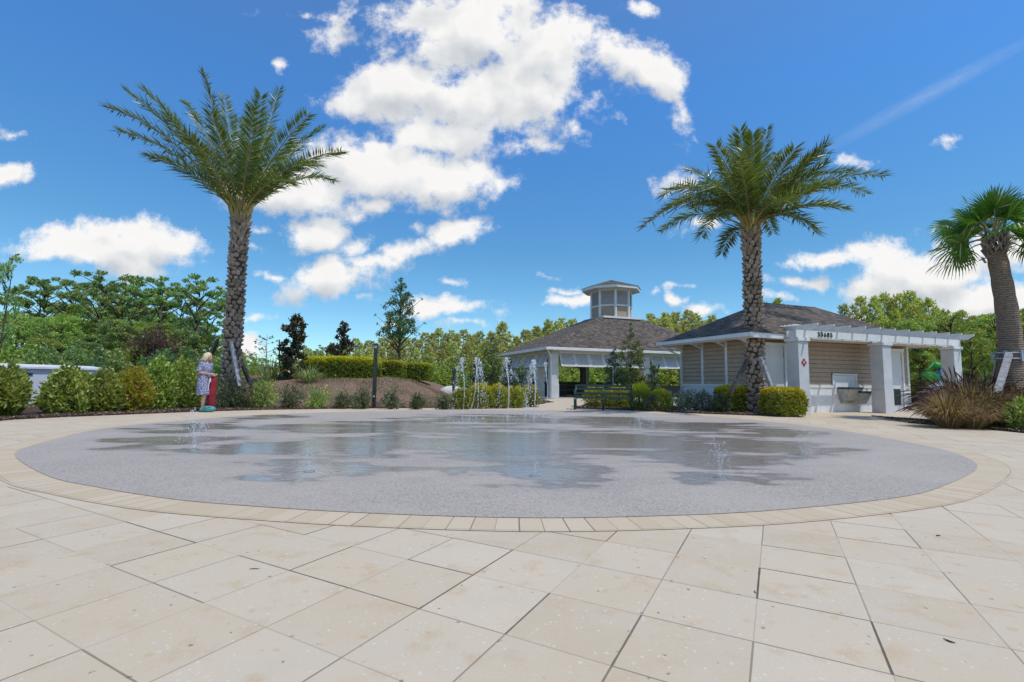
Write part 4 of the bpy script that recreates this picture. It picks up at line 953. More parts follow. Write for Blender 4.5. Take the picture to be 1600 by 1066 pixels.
for i, (px, Y, w, h, mt, lb) in enumerate([(362,15.3,.95,.72,'leaf_olive','olive brown low shrub at the foot of the left date palm'),(385,15.4,.8,.62,'leaf_olive','low olive shrub right beside the shrub at the palm foot'),
    (411,15.5,.75,.78,'leaf_forest','upright green shrub between the olive ones and the smaller row'),(455,15.7,.65,.55,'leaf_olive','small shrub below the left flax clump'),
    (497,15.8,.6,.55,'leaf_forest','small dark green shrub below the left end of the clipped hedge'),(536,15.9,.5,.42,'leaf_olive','small sparse shrub left of the black post'),
    (567,15.9,.5,.5,'leaf_olive','small shrub touching the left side of the black post'),(612,16.,.5,.45,'leaf_olive','small shrub just right of the black post'),
    (652,16.,.45,.38,'leaf_olive','small shrub on the mound edge, second right of the black post'),(694,16.1,.45,.32,'leaf_olive','smallest low shrub at the right foot of the mound')]):
    shrub(px, Y, w, h, mt, lb, int(260+700*w*h), .06, group=g2, zb=0, lump=.5, nst=14, upb=1.1, width=.35)
# clipped hedges on the mound
def hedge(px0, px1, Y, ytop, ybot, label, mt='leaf_hedge', d=1.1, n=9000, name='hedge', group=None):
    a, c = AT(px0, Y), AT(px1, Y); z0 = D((px0+px1)/2, ybot, Y).z; h = D((px0+px1)/2, ytop, Y).z-z0
    t = empty(name, ((a.x+c.x)/2, Y, z0), label=label, cat='hedge', group=group)
    w = c.x-a.x
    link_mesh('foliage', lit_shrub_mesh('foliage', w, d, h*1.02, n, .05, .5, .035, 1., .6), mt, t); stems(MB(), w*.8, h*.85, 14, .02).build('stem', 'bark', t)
    mb = MB(); mb.ball((0, 0, h*.45), (w*.40, d*.36, h*.38), 16, 8); mb.build('inner_twigs', 'bark', t)
    return t
gh = 'clipped yellow green hedges on the mound'
hedge(474, 594, 22.4, 559, 596, 'long clipped yellow topped hedge on the mound, left of the black post', group=gh, n=15000)
hedge(592, 632, 23.6, 565, 596, 'short clipped hedge on the mound just right of the black post', group=gh, n=5500)
hedge(624, 674, 24.6, 569, 597, 'clipped hedge at the right end of the mound', group=gh, n=6500)
# bed between mound and path
gb = 'yellow green shrubs in the bed beside the path'
for (px, Y, w, h, lb) in [(722,16.4,.7,.62,'rounded yellow green shrub at the left end of the path bed'),(750,16.9,.85,.8,'second shrub from the left in the path bed'),(778,17.2,.85,.78,'middle yellow green shrub in the path bed'),
    (804,17.6,.85,.7,'orange tinged shrub in the path bed in front of the dark conical tree'),(829,18.3,.7,.74,'rightmost yellow green shrub of the path bed by the pavilion path')]:
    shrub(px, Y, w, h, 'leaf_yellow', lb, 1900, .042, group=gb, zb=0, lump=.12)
gc = 'yellow green shrubs behind and beside the bench'
for (px, Y, w, h, lb) in [(932,18.3,.9,.72,'yellow green shrub seen through the left half of the bench'),(966,18.2,1.,.78,'yellow green shrub behind the right half of the bench'),(1000,17.2,.85,.85,'bright yellow topped shrub at the right end of the bench'),
    (1031,16.6,.8,.68,'rounded olive green shrub right of the bench, next to the white cabinet corner')]:
    shrub(px, Y, w, h, 'leaf_yellow', lb, 1900, .042, group=gc, zb=0, lump=.14)
shrub(1018, 16.3, .5, .5, 'leaf_olive', 'small brown grey shrub between the two yellow green shrubs right of the bench', 600, .045, zb=0)
for (px, Y, w, h, lb) in [(1072,16.3,.7,.62,'grey leaved shrub under the left corner of the restroom building'),(1098,16.2,.75,.6,'grey leaved shrub left of the clipped bush and brace')]:
    shrub(px, Y, w, h, 'leaf_grey', lb, 900, .05, group='grey leaved shrubs below the restroom wall', zb=0, lump=.3)
shrub(1124, 15.6, .6, .5, 'leaf_olive', 'dark low shrub at the foot of the thin shaded brace', 900, .045, zb=0)
def cliph(px, Y, w, h, lb, n):
    x = AT(px, Y).x; t = empty('clipped_bush', (x, Y, 0), R(12), label=lb, cat='bush', group='clipped square bushes beside the restroom date palm')
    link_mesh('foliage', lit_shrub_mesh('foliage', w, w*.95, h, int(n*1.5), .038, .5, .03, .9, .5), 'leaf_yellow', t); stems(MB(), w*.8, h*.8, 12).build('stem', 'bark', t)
    MB().ball((0, 0, h*.45), (w*.34, w*.32, h*.36), 12, 8).build('inner_twigs', 'bark', t)
cliph(1147, 16.3, 1.05, .86, 'clipped yellow green bush left of the restroom date palm trunk', 4200)
cliph(1222, 14.55, 1.0, .82, 'clipped yellow green bush right of the restroom date palm trunk, beside the white column', 5200)
# flax clumps
def blades(px, Y, n, L, w, mt, spread, zb, name, label, cat, group=None, plume=None, arch=.5):
    x = AT(px, Y).x; t = empty(name, (x, Y, zb), label=label, cat=cat, group=group); mb = MB(); pl = MB()
    for i in range(n):
        a = random.random()*6.28; q = random.random()**.6; l = L*random.uniform(.6, 1.1); el = R(88-58*q*arch*1.6); b0 = Vector((math.cos(a)*spread*q*.35, math.sin(a)*spread*q*.35, 0))
        d = Vector((math.cos(a)*math.cos(el), math.sin(a)*math.cos(el), math.sin(el))); s = Vector((-math.sin(a), math.cos(a), 0))*w
        p1 = b0+d*l*.5; p2 = p1+(d+Vector((0,0,-.25*q-.1))).normalized()*l*.3; p3 = p2+(d+Vector((0,0,-.9*q-.25))).normalized()*l*.28
        for p in (p1, p2, p3): p.z = max(p.z, .01)
        k = [b0-s*.5, b0+s*.5, p1+s, p1-s, p2+s*.7, p2-s*.7, p3]; mb.add(k, [(0,1,2,3), (3,2,4,5), (5,4,6)])
        if plume and random.random() < plume:
            e = (p3-p2).normalized(); e = (e+Vector((0,0,.25))).normalized(); pl.tube([p2, p2+e*l*.12, p2+e*l*.2-Vector((0,0,.02)), p2+e*l*.3-Vector((0,0,.06))], [.004, .010, .009, .002], 4)
    mb.build('blade_tuft', mt, t)
    if plume: pl.build('seed_heads', 'red_grass', t)
    return t
blades(424, 21.2, 160, 1.05, .018, 'flax', .5, zm(AT(424,21.2).x, 21.2), 'flax_clump', 'pale variegated flax clump left of the bronze leaved tree', 'plant', 'flax clumps on the mound', arch=.6)
blades(484, 20.8, 140, .85, .018, 'flax', .5, zm(AT(484,20.8).x, 20.8), 'flax_clump', 'pale flax clump below the left end of the clipped hedge', 'plant', 'flax clumps on the mound', arch=.6)
blades(465, 21.6, 90, .7, .018, 'flax', .4, zm(AT(465,21.6).x, 21.6), 'flax_clump', 'flax clump at the foot of the bronze leaved tree', 'plant', 'flax clumps on the mound', arch=.6)
gg = 'fountain grass clumps in the right bed'
for (px, Y, n, L, sp, mt, pl, lb) in [(1478,11.0,1300,.8,.45,'dry_grass',.1,'tan dry fountain grass clump at the front left of the right bed'),(1515,11.6,1400,1.05,.5,'dry_grass',.3,'tall fountain grass clump with dark red plumes beside the white column'),
    (1548,11.2,1100,.9,.5,'dry_grass',.12,'brown fountain grass clump in front of the pale palm brace'),(1500,12.4,1000,1.3,.5,'red_grass',.4,'dark red fountain grass clump at the back of the right bed'),
    (1588,11.9,900,1.0,.5,'dry_grass',.2,'fountain grass clump beside the cabbage palm trunk'),(1537,12.6,900,1.25,.5,'red_grass',.4,'dark red fountain grass clump just left of the cabbage palm'),(1515,10.9,900,.7,.5,'dry_grass',.02,'low matted dry grass clump at the front of the right bed')]:
    blades(px, Y, n, L, .0065, mt, sp, 0, 'fountain_grass', lb, 'grass clump', gg, pl, arch=.5)
shrub(1604, 10.4, .75, .62, 'leaf_forest', 'soft green shrub at the right frame edge in front of the grass clumps', 1400, .045, zb=0)

# ------------------------------------------------------------------ small trees
def tree_obj(name, loc, h, trunk, cl, per, size, mt, label, cat='tree', group=None, bark='bark', width=.45, upb=.3, sq=.75, shell=.4, limbs=True, r0=None):
    t = empty(name, loc, random.random()*0, label=label, cat=cat, group=group)
    r0 = r0 or h*.016; mb = MB(); mb.tube([(0,0,-.1), (0.02*h*.3, 0, trunk*.5), (0,0.01, trunk), (0,0,h*.93)], [r0, r0*.85, r0*.7, r0*.15], 7)
    if limbs:
        for (x, y, z, r) in cl:
            if random.random() < .7:
                z0 = max(trunk*.6, z-abs(math.hypot(x, y))*.8-.1); mb.tube([(0,0,min(z0, h*.9)), (x*.5, y*.5, (z0+z)/2+.02), (x, y, z)], [r0*.35, r0*.22, r0*.06], 4)
    mb.build('trunk', bark, t, smooth=True)
    link_mesh('crown', clump_leaves('crown', cl, per, size, width, upb, shell, sq), mt, t); return t
def cone_clumps(n, z0, h, r, top=.12, rc=.3, pw=1.0):
    o = []
    for i in range(n):
        q = random.random()**1.2; z = z0+(h-z0)*q; rr = r*((1-q)**pw)+top; a = i*2.4+random.random(); d = rr*math.sqrt(random.random())
        o.append((math.cos(a)*d, math.sin(a)*d, z, rc*(.5+.7*(1-q))*random.uniform(.7, 1.2)))
    return o
random.seed(21)
def mtop(px, Y, py): return D(px, py, Y).z
def at_m(px, Y): x = AT(px, Y).x; return (x, Y, zm(x, Y))
x, y, z = at_m(454, 21.5); h = mtop(454, 21.5, 493)-z
cl = [(random.uniform(-.35,.35), random.uniform(-.35,.35), q*h, random.uniform(.14,.26)) for q in np.linspace(.08, .97, 46)]
tree_obj('magnolia_tree', (x,y,z), h, .3, cl, 55, .085, 'leaf_bronze', 'columnar dark magnolia with bronze leaf undersides at the left of the mound', width=.5, group=None)
x, y, z = at_m(532, 25.); h = mtop(532, 25., 503)-z
tree_obj('magnolia_tree', (x,y,z), h, .4, cone_clumps(46, .5, h, .85, .1, .3), 40, .08, 'leaf_bronze', 'smaller conical dark magnolia behind the long clipped hedge', width=.5)
x, y, z = at_m(622, 24.); h = mtop(622, 24., 432)-z
cl = []
for i in range(95):
    q = random.random()**1.35; zz = h*.38+(h*.6)*q; a = random.random()*6.28; d = (1.25*(1-q)**.8+.06)*math.sqrt(random.random()); cl.append((math.cos(a)*d, math.sin(a)*d, zz+d*.15, .12+.16*(1-q)))
for (px, py) in ((586,492),(589,505),(660,468),(664,505),(654,490),(592,520),(655,522),(617,440),(619,450)): 
    p = D(px, py, 24.); cl.append((p.x-x, random.uniform(-.2,.2), p.z-z, .09))
tree_obj('oak_tree', (x,y,z), h, h*.36, cl, 50, .055, 'leaf_tree', 'young oak tree with pointed dark green crown standing behind the hedge', width=.4)
# bare sapling and stakes
x, y, z = at_m(413, 23.5); s = empty('sapling', (x, y, z), label='thin nearly bare sapling left of the bronze magnolia', cat='tree'); h = mtop(413, 23.5, 522)-z; mb = MB(); mb.tube([(0,0,-.05), (.03,0,h*.5), (0,0,h)], [.03,.02,.006], 5); cl = []
for i in range(22):
    a = random.random()*6.28; zz = h*random.uniform(.35, .95); L = (1-zz/h)*1.3+.15; e = (math.cos(a)*L, math.sin(a)*L, zz+L*.35); mb.tube([(0,0,zz), e], [.008,.003], 4); cl += [(*e, .07), (e[0]*.6, e[1]*.6, zz+L*.2, .06)]
mb.build('trunk', 'bark', s); link_mesh('crown', clump_leaves('crown', cl, 5, .05), 'leaf_olive', s)
def pole(name, px, Y, ytop, z0, r, mt, label, cat, lean=0):
    x = AT(px, Y).x; h = D(px, ytop, Y).z-z0; mb = MB(); mb.tube([(0,0,-.05), (lean, 0, h)], r, 8); o = mb.build(name, mt, label=label, cat=cat); o.location = (x, Y, z0); return o
pole('tree_stake', 437, 21.2, 531, .9, .03, 'bark', 'dark leaning stake beside the bronze leaved magnolia', 'stake', -.12)
pole('tree_stake', 958, 20., 572, 0., .02, 'strap', 'thin grey stake in front of the dark holly behind the bench', 'stake')
# black post
p = G(584, 638.2); bpst = empty('black_post', (p.x, p.y, 0), label='square black post with a small white button at the plaza edge', cat='post')
h = D(587, 537, p.y).z; MB().box(-.055, .055, -.055, .055, 0, h).build('post', 'black_paint', bpst, bevel=.006)
MB().tube([(0.01,-.057,.40), (0.01,-.075,.40)], .028, 10).build('button', 'white_cloth', bpst)
MB().box(-.03, .05, -.062, -.056, h-.16, h-.08).build('label_plate', 'strap', bpst)
p = AT(709, 21.5); o = MB().box(-.06, .06, -.06, .06, 0, D(709, 576, 21.5).z).build('black_post', 'black_paint', bevel=.006, label='short distant black post beyond the right end of the mound', cat='post'); o.location = (p.x, 21.5, 0)
p = AT(706, 24.5); mb = MB(); mb.ball((0,0,.3), (.7,.4,.42), 12, 8); o = mb.build('boulder', 'boulder', smooth=True, label='pale rounded boulder behind the distant black post', cat='rock'); o.location = (p.x, 24.5, 0)
# trees around the path bed
def simple(px, Y, pyt, cl_fn, per, size, mt, name, label, bark='bark', group=None, **kw):
    h = mtop(px, Y, pyt); x = AT(px, Y).x; return tree_obj(name, (x, Y, 0), h, kw.pop('trunk', .3), cl_fn(h), per, size, mt, label, bark=bark, group=group, **kw)
for (px, Y, yt, lb) in ((743,20.5,566,'dark conical holly left of the olive columnar tree'),(797,20.5,562,'dark conical holly right of the olive columnar tree'),(815,22.,572,'dark holly half hidden by the right conical one')):
    simple(px, Y, yt, lambda h: cone_clumps(36, .1, h, .62, .08, .26), 55, .05, 'leaf_holly', 'holly_tree', lb, group='dark conical hollies behind the path bed')
simple(769, 24., 528, lambda h: [(random.uniform(-.5,.5)*(1.1-q*.6), random.uniform(-.5,.5), h*(.3+.7*q), .34*(1.05-q*.7)) for q in np.linspace(0, .98, 50)], 50, .06, 'leaf_cypress', 'cypress_tree', 'olive columnar tree with pale trunk behind the path bed', bark='bark_pale', trunk=1.2)
simple(958, 20.4, 545, lambda h: [(random.uniform(-.45,.45)*(1.1-q*.8), random.uniform(-.4,.4), h*(.08+.92*q), .3*(1.05-q*.7)) for q in np.linspace(0, .98, 46)], 60, .05, 'leaf_holly', 'holly_tree', 'dark green holly standing behind the bench')
simple(986, 21.4, 505, lambda h: [(math.cos(a)*(1-q)**.8*.95*r_, math.sin(a)*(1-q)**.8*.9*r_, h*(.2+.8*q), .26*(1.05-q*.75)) for q, a, r_ in [(random.random()**1.2, random.random()*6.28, random.random()**.5) for _ in range(75)]], 85, .045, 'leaf_cypress', 'cypress_tree', 'feathery olive green cypress in front of the pavilion roof', bark='bark_pale')
simple(1022, 22.5, 560, lambda h: cone_clumps(26, .1, h*.9, .7, .1, .28), 40, .07, 'leaf_tree', 'small_tree', 'small green tree at the right side of the pavilion front column')
# ------------------------------------------------------------------ woods
random.seed(33); rng = np.random.default_rng(33)
def broad(h, n=75, per=75, mt='leaf_forest', spread=2.6, size=.098, z0=.28, rlo=.32, rhi=.62):
    t = empty('forest_tree'); r0 = .13; mb = MB(); top = (random.uniform(-.4,.4), random.uniform(-.4,.4), h*.9); mb.tube([(0,0,-.1), (top[0]*.3, top[1]*.3, h*.4), top], [r0, r0*.7, r0*.15], 7); cl = []
    for i in range(n):
        q = random.random()**.75; z = h*(z0+(1-z0)*q); rr = spread*math.sin(min(1, .35+q*.62)*math.pi*.82)*math.sqrt(random.random()); a = random.random()*6.28
        cl.append((math.cos(a)*rr, math.sin(a)*rr, z, random.uniform(rlo, rhi)))
        if i % 2: mb.tube([(top[0]*.5*q, top[1]*.5*q, max(h*.22, z-rr*.7)), (math.cos(a)*rr*.5, math.sin(a)*rr*.5, z-rr*.25), (math.cos(a)*rr, math.sin(a)*rr, z)], [.05, .035, .01], 4)
    mb.build('trunk', 'bark', t, smooth=True); link_mesh('crown', clump_leaves('crown', cl, int(per*1.6), size, .42, .4, .4, .55), mt, t); return t
def pine(h, mt, n=85, per=34, r=1.35, size=.125, z0=.1):
    t = empty('pine_tree'); mb = MB(); mb.tube([(0,0,-.1), (0,0,h*.5), (0,0,h*.97)], [.1,.07,.02], 6); cl = []
    for i in range(n):
        q = (i+random.random())/n; z = h*(z0+(1-z0)*q); rr = r*(1-q)**.55*(.45+.55*random.random())+.05; a = i*2.4+random.random()*.8
        x, y = math.cos(a)*rr, math.sin(a)*rr; zt = z+rr*.25; cl.append((x, y, zt, random.uniform(.2,.36)*(1.1-.4*q)))
        mb.tube([(0,0,z-.1), (x,y,zt)], [.022,.008], 3)
    mb.build('trunk', 'bark_pale', t, smooth=True); link_mesh('crown', clump_leaves('crown', cl, int(per*1.6), size, .26, .9, .2, 1.), mt, t); return t
SC_B = [broad(8, 80, 80), broad(8, 62, 80, 'leaf_forest_dark', 2.2, z0=.4), broad(8, 90, 75, 'leaf_forest', 3.), broad(8, 46, 52, 'leaf_forest_dark', 2.5, .105, .5, .2, .4)]
SC_T = broad(8, 26, 26, 'leaf_forest_dark', 1.3, .11, .35)
SC_P = [pine(8, 'leaf_pine'), pine(8, 'leaf_pine', 70, 40, 1.1), pine(8, 'leaf_pine', 95, 30, 1.6)]
SC_F = [pine(8, 'leaf_pine_far', 70, 26, 1.3, .18), pine(8, 'leaf_pine_far', 60, 26, 1.05, .18), pine(8, 'leaf_pine_far', 80, 24, 1.6, .18)]
used = set()
def put(src, px, Y, pytop, label, group, sx=1., cat='tree'):
    o = copy_tree(src) if src in used else src; used.add(src)
    x = AT(px, Y).x; s = max(D(px, pytop, Y).z, 1)/8.; o.location = (x, Y, 0); o.scale = (s*sx, s*sx, s); o.rotation_euler = (0, 0, random.random()*6.28); props(o, label, cat, group); return o
# left wood: two layers, tall umbrella crowned trees over a bushy front
LW = 'dense green wood tree behind the white cabinet and the left shrubs'
Lb = 'tall umbrella crowned tree standing against the sky at the top of the left wood'
for (px, Y, yt) in ((62,36,437),(100,38,440),(150,34,428),(160,40,445),(205,36,436),(245,33,437),(298,32,434),(325,38,472),(185,33,450),(270,36,452)): put(SC_B[3], px, Y, yt, Lb, 'tall crowned trees of the left wood', 1.)
for i, (px, Y, yt) in enumerate(((10,30,462),(45,32,475),(85,30,470),(120,34,470),(165,30,480),(205,32,478),(240,30,482),(285,31,492),(320,33,500),(-40,30,465),(-90,30,460),(350,36,520),(60,27,505),(130,27,510),(200,27,520),(-20,26,500),(260,36,470),(140,38,455),(30,38,455),(90,42,450),(190,42,455),(230,42,460),(310,42,480),(20,24,535),(95,25,545),(170,25,545),(240,26,540))):
    put(SC_B[[0, 1, 2][i % 3]], px, Y, yt+24+(10 if px < 40 else 0), LW, 'dense trees of the left wood', 1.05)
put(SC_T, -8, 20, 390, 'tree whose thin dark branches reach in at the left frame edge above the wood', None, .55)
for (px, Y, yt) in ((408,60,560),(440,70,555),(380,55,552)): put(SC_B[2], px, Y, yt, 'distant round green tree seen between the palm trunk and the bronze magnolia', 'distant round trees beyond the mound', .9)
for (px, Y, yt) in ((508,62,540),(487,66,548)): put(SC_B[3], px, Y, yt, 'distant tree with open crown between the two magnolias', 'distant open trees between the magnolias')
# understory
US = 'leafy undergrowth bush at the foot of the left wood'
ub = []
for k, mt in enumerate(('leaf_forest', 'leaf_shrub', 'leaf_forest_dark')):
    t = empty('undergrowth_bush'); link_mesh('foliage', lit_shrub_mesh('foliage', 3.2, 2.2, 2.2, 5200, .09, .5, .3), mt, t); stems(MB(), 2.5, 1.8, 8, .03).build('stem', 'bark', t); ub.append(t)
for i, px in enumerate(range(-60, 420, 30)):
    Y = random.uniform(17.5, 23) if px < 300 else random.uniform(24, 27); src = ub[i % 3]; o = copy_tree(src) if src in used else src; used.add(src)
    o.location = (AT(px, Y).x, Y, 0); s = random.uniform(.65, .95); o.scale = (s, s, s*random.uniform(.8, 1.1)); o.rotation_euler = (0,0,random.random()*6.28); props(o, US, 'bush', 'undergrowth bushes of the left wood')
# brown bush with twigs
x = AT(240, 21.).x; t = empty('bare_bush', (x, 21, 0), label='brown twiggy half dead bush against the left wood', cat='bush'); mb = MB(); cl = []
for i in range(90):
    a = random.random()*6.28; q = random.random(); e = Vector((math.cos(a)*1.6*q, math.sin(a)*1.1*q, 3.1*math.sqrt(max(.05, 1-q*q*.75))*random.uniform(.75, 1))); mb.tube([(0,0,0), e*.5+Vector((0,0,.2)), e], [.03,.014,.004], 4)
    cl.append((e.x, e.y, e.z, .3)); cl.append((e.x*.8, e.y*.8, e.z*.85, .3))
mb.build('stem', 'bark_pale', t); link_mesh('foliage', clump_leaves('foliage', cl, 24, .08, .22), 'twig_brown', t)
# far pine row behind the lawn and buildings
PF = 'young yellow green pine in the far tree line between the mound and the pavilion'
random.seed(8)
prof = [(440,548),(480,545),(520,538),(560,532),(590,528),(620,522),(650,525),(680,515),(700,522),(730,518),(755,520),(780,508),(800,522),(830,515),(855,502),(880,502),(905,510),(940,520),(1000,505),(1012,500),(1040,490),(1065,495),(1080,492),(1100,494),(1130,500)]
def py_at(px):
    for (a, ya), (c, yc) in zip(prof, prof[1:]):
        if a <= px <= c: return ya+(yc-ya)*(px-a)/(c-a)
    return 530
i = 0
for row, (Y0, dy) in enumerate(((58, 0), (66, -2), (50, 14))):
    px = 445+row*7
    while px < 1140:
        if not (900 < px < 985 and row):
            put(SC_F[i % 3], px, Y0+random.uniform(-2.5, 2.5), py_at(px)+dy+random.uniform(-7, 9), PF if px < 860 else 'yellow green pine showing above the roofs between pavilion and restroom building' if px > 985 else 'yellow green pine seen under and behind the pavilion', 'pines of the far tree line', 1.35)
        i += 1; px += random.uniform(15, 22)
# right wood
PR = 'bright green pine in the right hand wood behind the pergola'
for row, (Y0, dy) in enumerate(((38, 0), (45, 3), (32, 24), (28, 50))):
    px = 1195+row*9
    while px < 1690:
        yb = np.interp(px, [1190,1235,1262,1290,1325,1350,1400,1425,1470,1510,1560,1600,1700], [476,472,500,485,468,466,460,452,478,488,500,478,450])+dy
        if row == 0 or px > 1385: put(SC_P[i % 3], px, Y0+random.uniform(-2, 2), yb+random.uniform(-6, 10), PR if px > 1380 else 'bright green pine top showing above the restroom roof', 'pines of the right wood', 1.1)
        i += 1; px += random.uniform(22, 31)
for (px, Y, yt) in ((1440,27,500),(1520,26,520),(1600,25,505),(1490,30,490),(1560,30,492),(1640,26,480)): put(SC_B[0], px, Y, yt, 'leafy green tree in front of the right hand pines', 'leafy trees of the right wood', .9)
ub2 = []
for i, px in enumerate(range(700, 1700, 38)):
    Y = random.uniform(46, 49) if px < 1150 else random.uniform(26, 29) if px > 1400 else 34
    o = copy_tree(ub[1 if i % 2 else 0]); o.location = (AT(px, Y).x, Y, 0); s = (1.5 if px < 1150 else .8)*random.uniform(.8, 1.1); o.scale = (s*1.2, s, s*.8); o.rotation_euler = (0,0,random.random()*6.28)
    props(o, 'leafy bush at the foot of the far pines' if px < 1150 else 'leafy bush at the foot of the right hand pines', 'bush', 'bushes at the foot of the pines')
blades(1556, 20, 60, 2.1, .03, 'fan_leaf', .5, 0, 'palmetto', 'arching palmetto leaves left of the cabbage palm trunk', 'plant', arch=.6)

# ------------------------------------------------------------------ white cabinet behind the left shrubs
a = D(-160, 558, 12.6); c_ = D(166, 574, 17.6); CBT = empty('equipment_cabinet', (c_.x, c_.y, 0), math.atan2(a.y-c_.y, a.x-c_.x)+math.pi, label='long white low equipment cabinet with vents behind the left shrubs', cat='cabinet')
Lc = math.hypot(a.x-c_.x, a.y-c_.y); hc = c_.z
# local +x runs away from the far right corner back towards the left
MB().box(-Lc, 0, -.0, 1.6, .05, hc-.12).build('body', 'cabinet_white', CBT, bevel=.02)
MB().add([(-Lc-.05,-.08,hc-.12), (.05,-.08,hc-.12), (.05,1.68,hc-.12), (-Lc-.05,1.68,hc-.12), (-Lc-.05,-.08,hc-.06), (.05,-.08,hc-.06), (.05,.8,hc+.04), (-Lc-.05,.8,hc+.04), (.05,1.68,hc-.06), (-Lc-.05,1.68,hc-.06)],
   [(0,1,5,4), (4,5,6,7), (7,6,8,9), (1,2,8,6,5), (0,4,7,9,3), (3,2,1,0), (2,3,9,8)]).build('lid', 'white_paint', CBT)
mb = MB()
for k in range(4): mb.box(-Lc*.47, -Lc*.47+.22, -.02, -.002, .98+k*.022, .992+k*.022)
mb.build('vent', 'dark_metal', CBT)
MB().box(-Lc*.50, -Lc*.50+.2, -.02, -.002, .55, .8).build('inspection_window', 'cabinet_blue', CBT)
# ------------------------------------------------------------------ bench
pa, pb = G(896.5, 640.5), G(989, 642.5); BL = (pb-pa).length; bang = math.atan2(pb.y-pa.y, pb.x-pa.x)
BN = empty('park_bench', (pa.x, pa.y, 0), bang, label='dark green metal slatted park bench beside the pavilion path', cat='bench')
mb = MB()
for k in range(7): mb.box(.06, BL-.06, .02+k*.068, .02+k*.068+.045, .425-.004*k, .445-.004*k)
mb.box(.04, BL-.04, -.01, .016, .39, .45); mb.build('seat', 'bench_green', BN, bevel=.004)
mb = MB()
for k in range(2): mb.box(.06, BL-.06, .535+k*.035, .56+k*.035, .52+.16*k, .60+.16*k)
mb.box(.04, BL-.04, .60, .63, .79, .87); mb.build('backrest', 'bench_green', BN, bevel=.006)
for x in (.03, BL/2, BL-.03):
    mb = MB(); mb.tube([(x,.02,0), (x,.02,.42)], .035, 8); mb.tube([(x,.62,0), (x,.52,.42), (x,.64,.85)], .032, 8)
    mb.tube([(x,.02,.40), (x,.52,.40)], .03, 8); mb.build('leg', 'bench_green', BN, smooth=True)
    if x != BL/2:
        mb = MB(); mb.tube([(x,.02,.42), (x,-.01,.56), (x,.03,.64), (x,.12,.665), (x,.58,.66)], .03, 8); mb.build('armrest', 'bench_green', BN, smooth=True)
# ------------------------------------------------------------------ playground far right
YP = 21.5; PGd = empty('climbing_frame', AT(1458, YP), label='bright green tubular climbing frame with blue post beyond the pergola', cat='play equipment')
def dp(px, py, dy=0): return D(px, py, YP+dy)-PGd.location
mb = MB(); mb.tube([dp(1447,583), dp(1453,574), dp(1460,567.5), dp(1468,569), dp(1474,573)], .045, 8); mb.tube([dp(1458,569), dp(1466,571), dp(1476,577)], .12, 8)
mb.tube([dp(1440,584), dp(1474,580), dp(1490,582)], .03, 8)
mb.build('frame_tube', 'play_green', PGd, smooth=True)
mb = MB()
for k in range(7): mb.tube([dp(1440,583+k*1.6), dp(1447+k*3,582+k*2.2, -.5), dp(1470,586+k*1.8, -.5)], .018, 5)
mb.build('climbing_net', 'play_green', PGd)
MB().tube([dp(1470,577), dp(1470,612)], .12, 10).build('support_post', 'play_blue', PGd, smooth=True)
YG = 20.; SLD = empty('slide', AT(1455, YG), label='grey blue low slide tube behind the fountain grass', cat='play equipment')
def ds(px, py): return D(px, py, YG)-SLD.location
mb = MB(); mb.tube([ds(1443,622), ds(1450,615), ds(1462,608), ds(1476,601)], [.12,.2,.22,.2], 10); mb.build('slide_tube', 'play_grey', SLD, smooth=True)
mb = MB(); mb.tube([ds(1436,628), ds(1442,618), ds(1449,612)], .05, 6); mb.tube([ds(1465,602), ds(1477,598)], .08, 6); mb.build('handrail', 'dark_metal', SLD)
# ------------------------------------------------------------------ water jets
def nozzle(parent):
    q = MB(); q.tube([(0,0,-.004), (0,0,.006)], .055, 16); q.build('nozzle', 'steel', parent)
def drops(mb, c, r):
    c = Vector(c); e = random.uniform(.7, 1.8); mb.add([c+Vector(q) for q in ((r,0,0),(-r,0,0),(0,r,0),(0,-r,0),(0,0,r*e),(0,0,-r*e))], [(0,2,4),(2,1,4),(1,3,4),(3,0,4),(2,0,5),(1,2,5),(3,1,5),(0,3,5)])
def jet(px, pyb, pyt, label, lean=0., n=260, r=.013, ht=.12, stream=True, arch=0.):
    p = G(px, pyb); h = D(px, pyt, p.y).z; mb = MB(); random.seed(int(px))
    o = empty('water_jet', (p.x, p.y, .01), label=label, cat='water jet', group='tall water jets at the far side of the splash pad')
    a = random.random()*6.28; side = arch
    up_ = [Vector((lean*q+.04*math.sin(q*5), 0, h*(1-(1-q)**1.6))) for q in np.linspace(0, 1, 14)]
    for i in range(13):
        for k in range(5):
            q = up_[i].lerp(up_[i+1], k/5.); drops(mb, q+Vector((random.gauss(0, r*.35), random.gauss(0, r*.35), 0)), r*random.uniform(.6, 1.1)*(1+.5*(i/13)))
    for k in range(n):   # falling water on the arch side
        t_ = random.random(); x = lean+side*t_**.8*(1 if random.random() < .85 else -.6)+random.gauss(0, .025+.035*t_); z = h*(1-t_**1.7)*random.uniform(.94, 1.02)
        drops(mb, (x, random.gauss(0, .04+.04*t_), max(.01, z)), r*random.uniform(.3, .9))
    for k in range(26): drops(mb, (lean+random.gauss(side*.12, .035), random.gauss(0, .035), h-abs(random.gauss(0, .16))), r*random.uniform(.6, 1.4))
    for k in range(60): drops(mb, (random.gauss(0, .2), random.gauss(0, .2), abs(random.gauss(0, .05))), r*.5)
    mb.build('water_drops', 'water', o); nozzle(o)
jet(722, 660, 560, 'leftmost tall water jet, in front of the mound end', 0, arch=-.26)
jet(733, 656, 575, 'slanting water jet second from the left', .24, n=60, arch=.2)
jet(744, 659, 560, 'water jet third from the left in front of the dark holly', 0, arch=.2)
jet(792, 655, 560, 'water jet in front of the right conical holly', 0, arch=-.25)
jet(793, 652, 577, 'lower water jet close beside the one at the conical holly', 0, arch=.55, n=110)
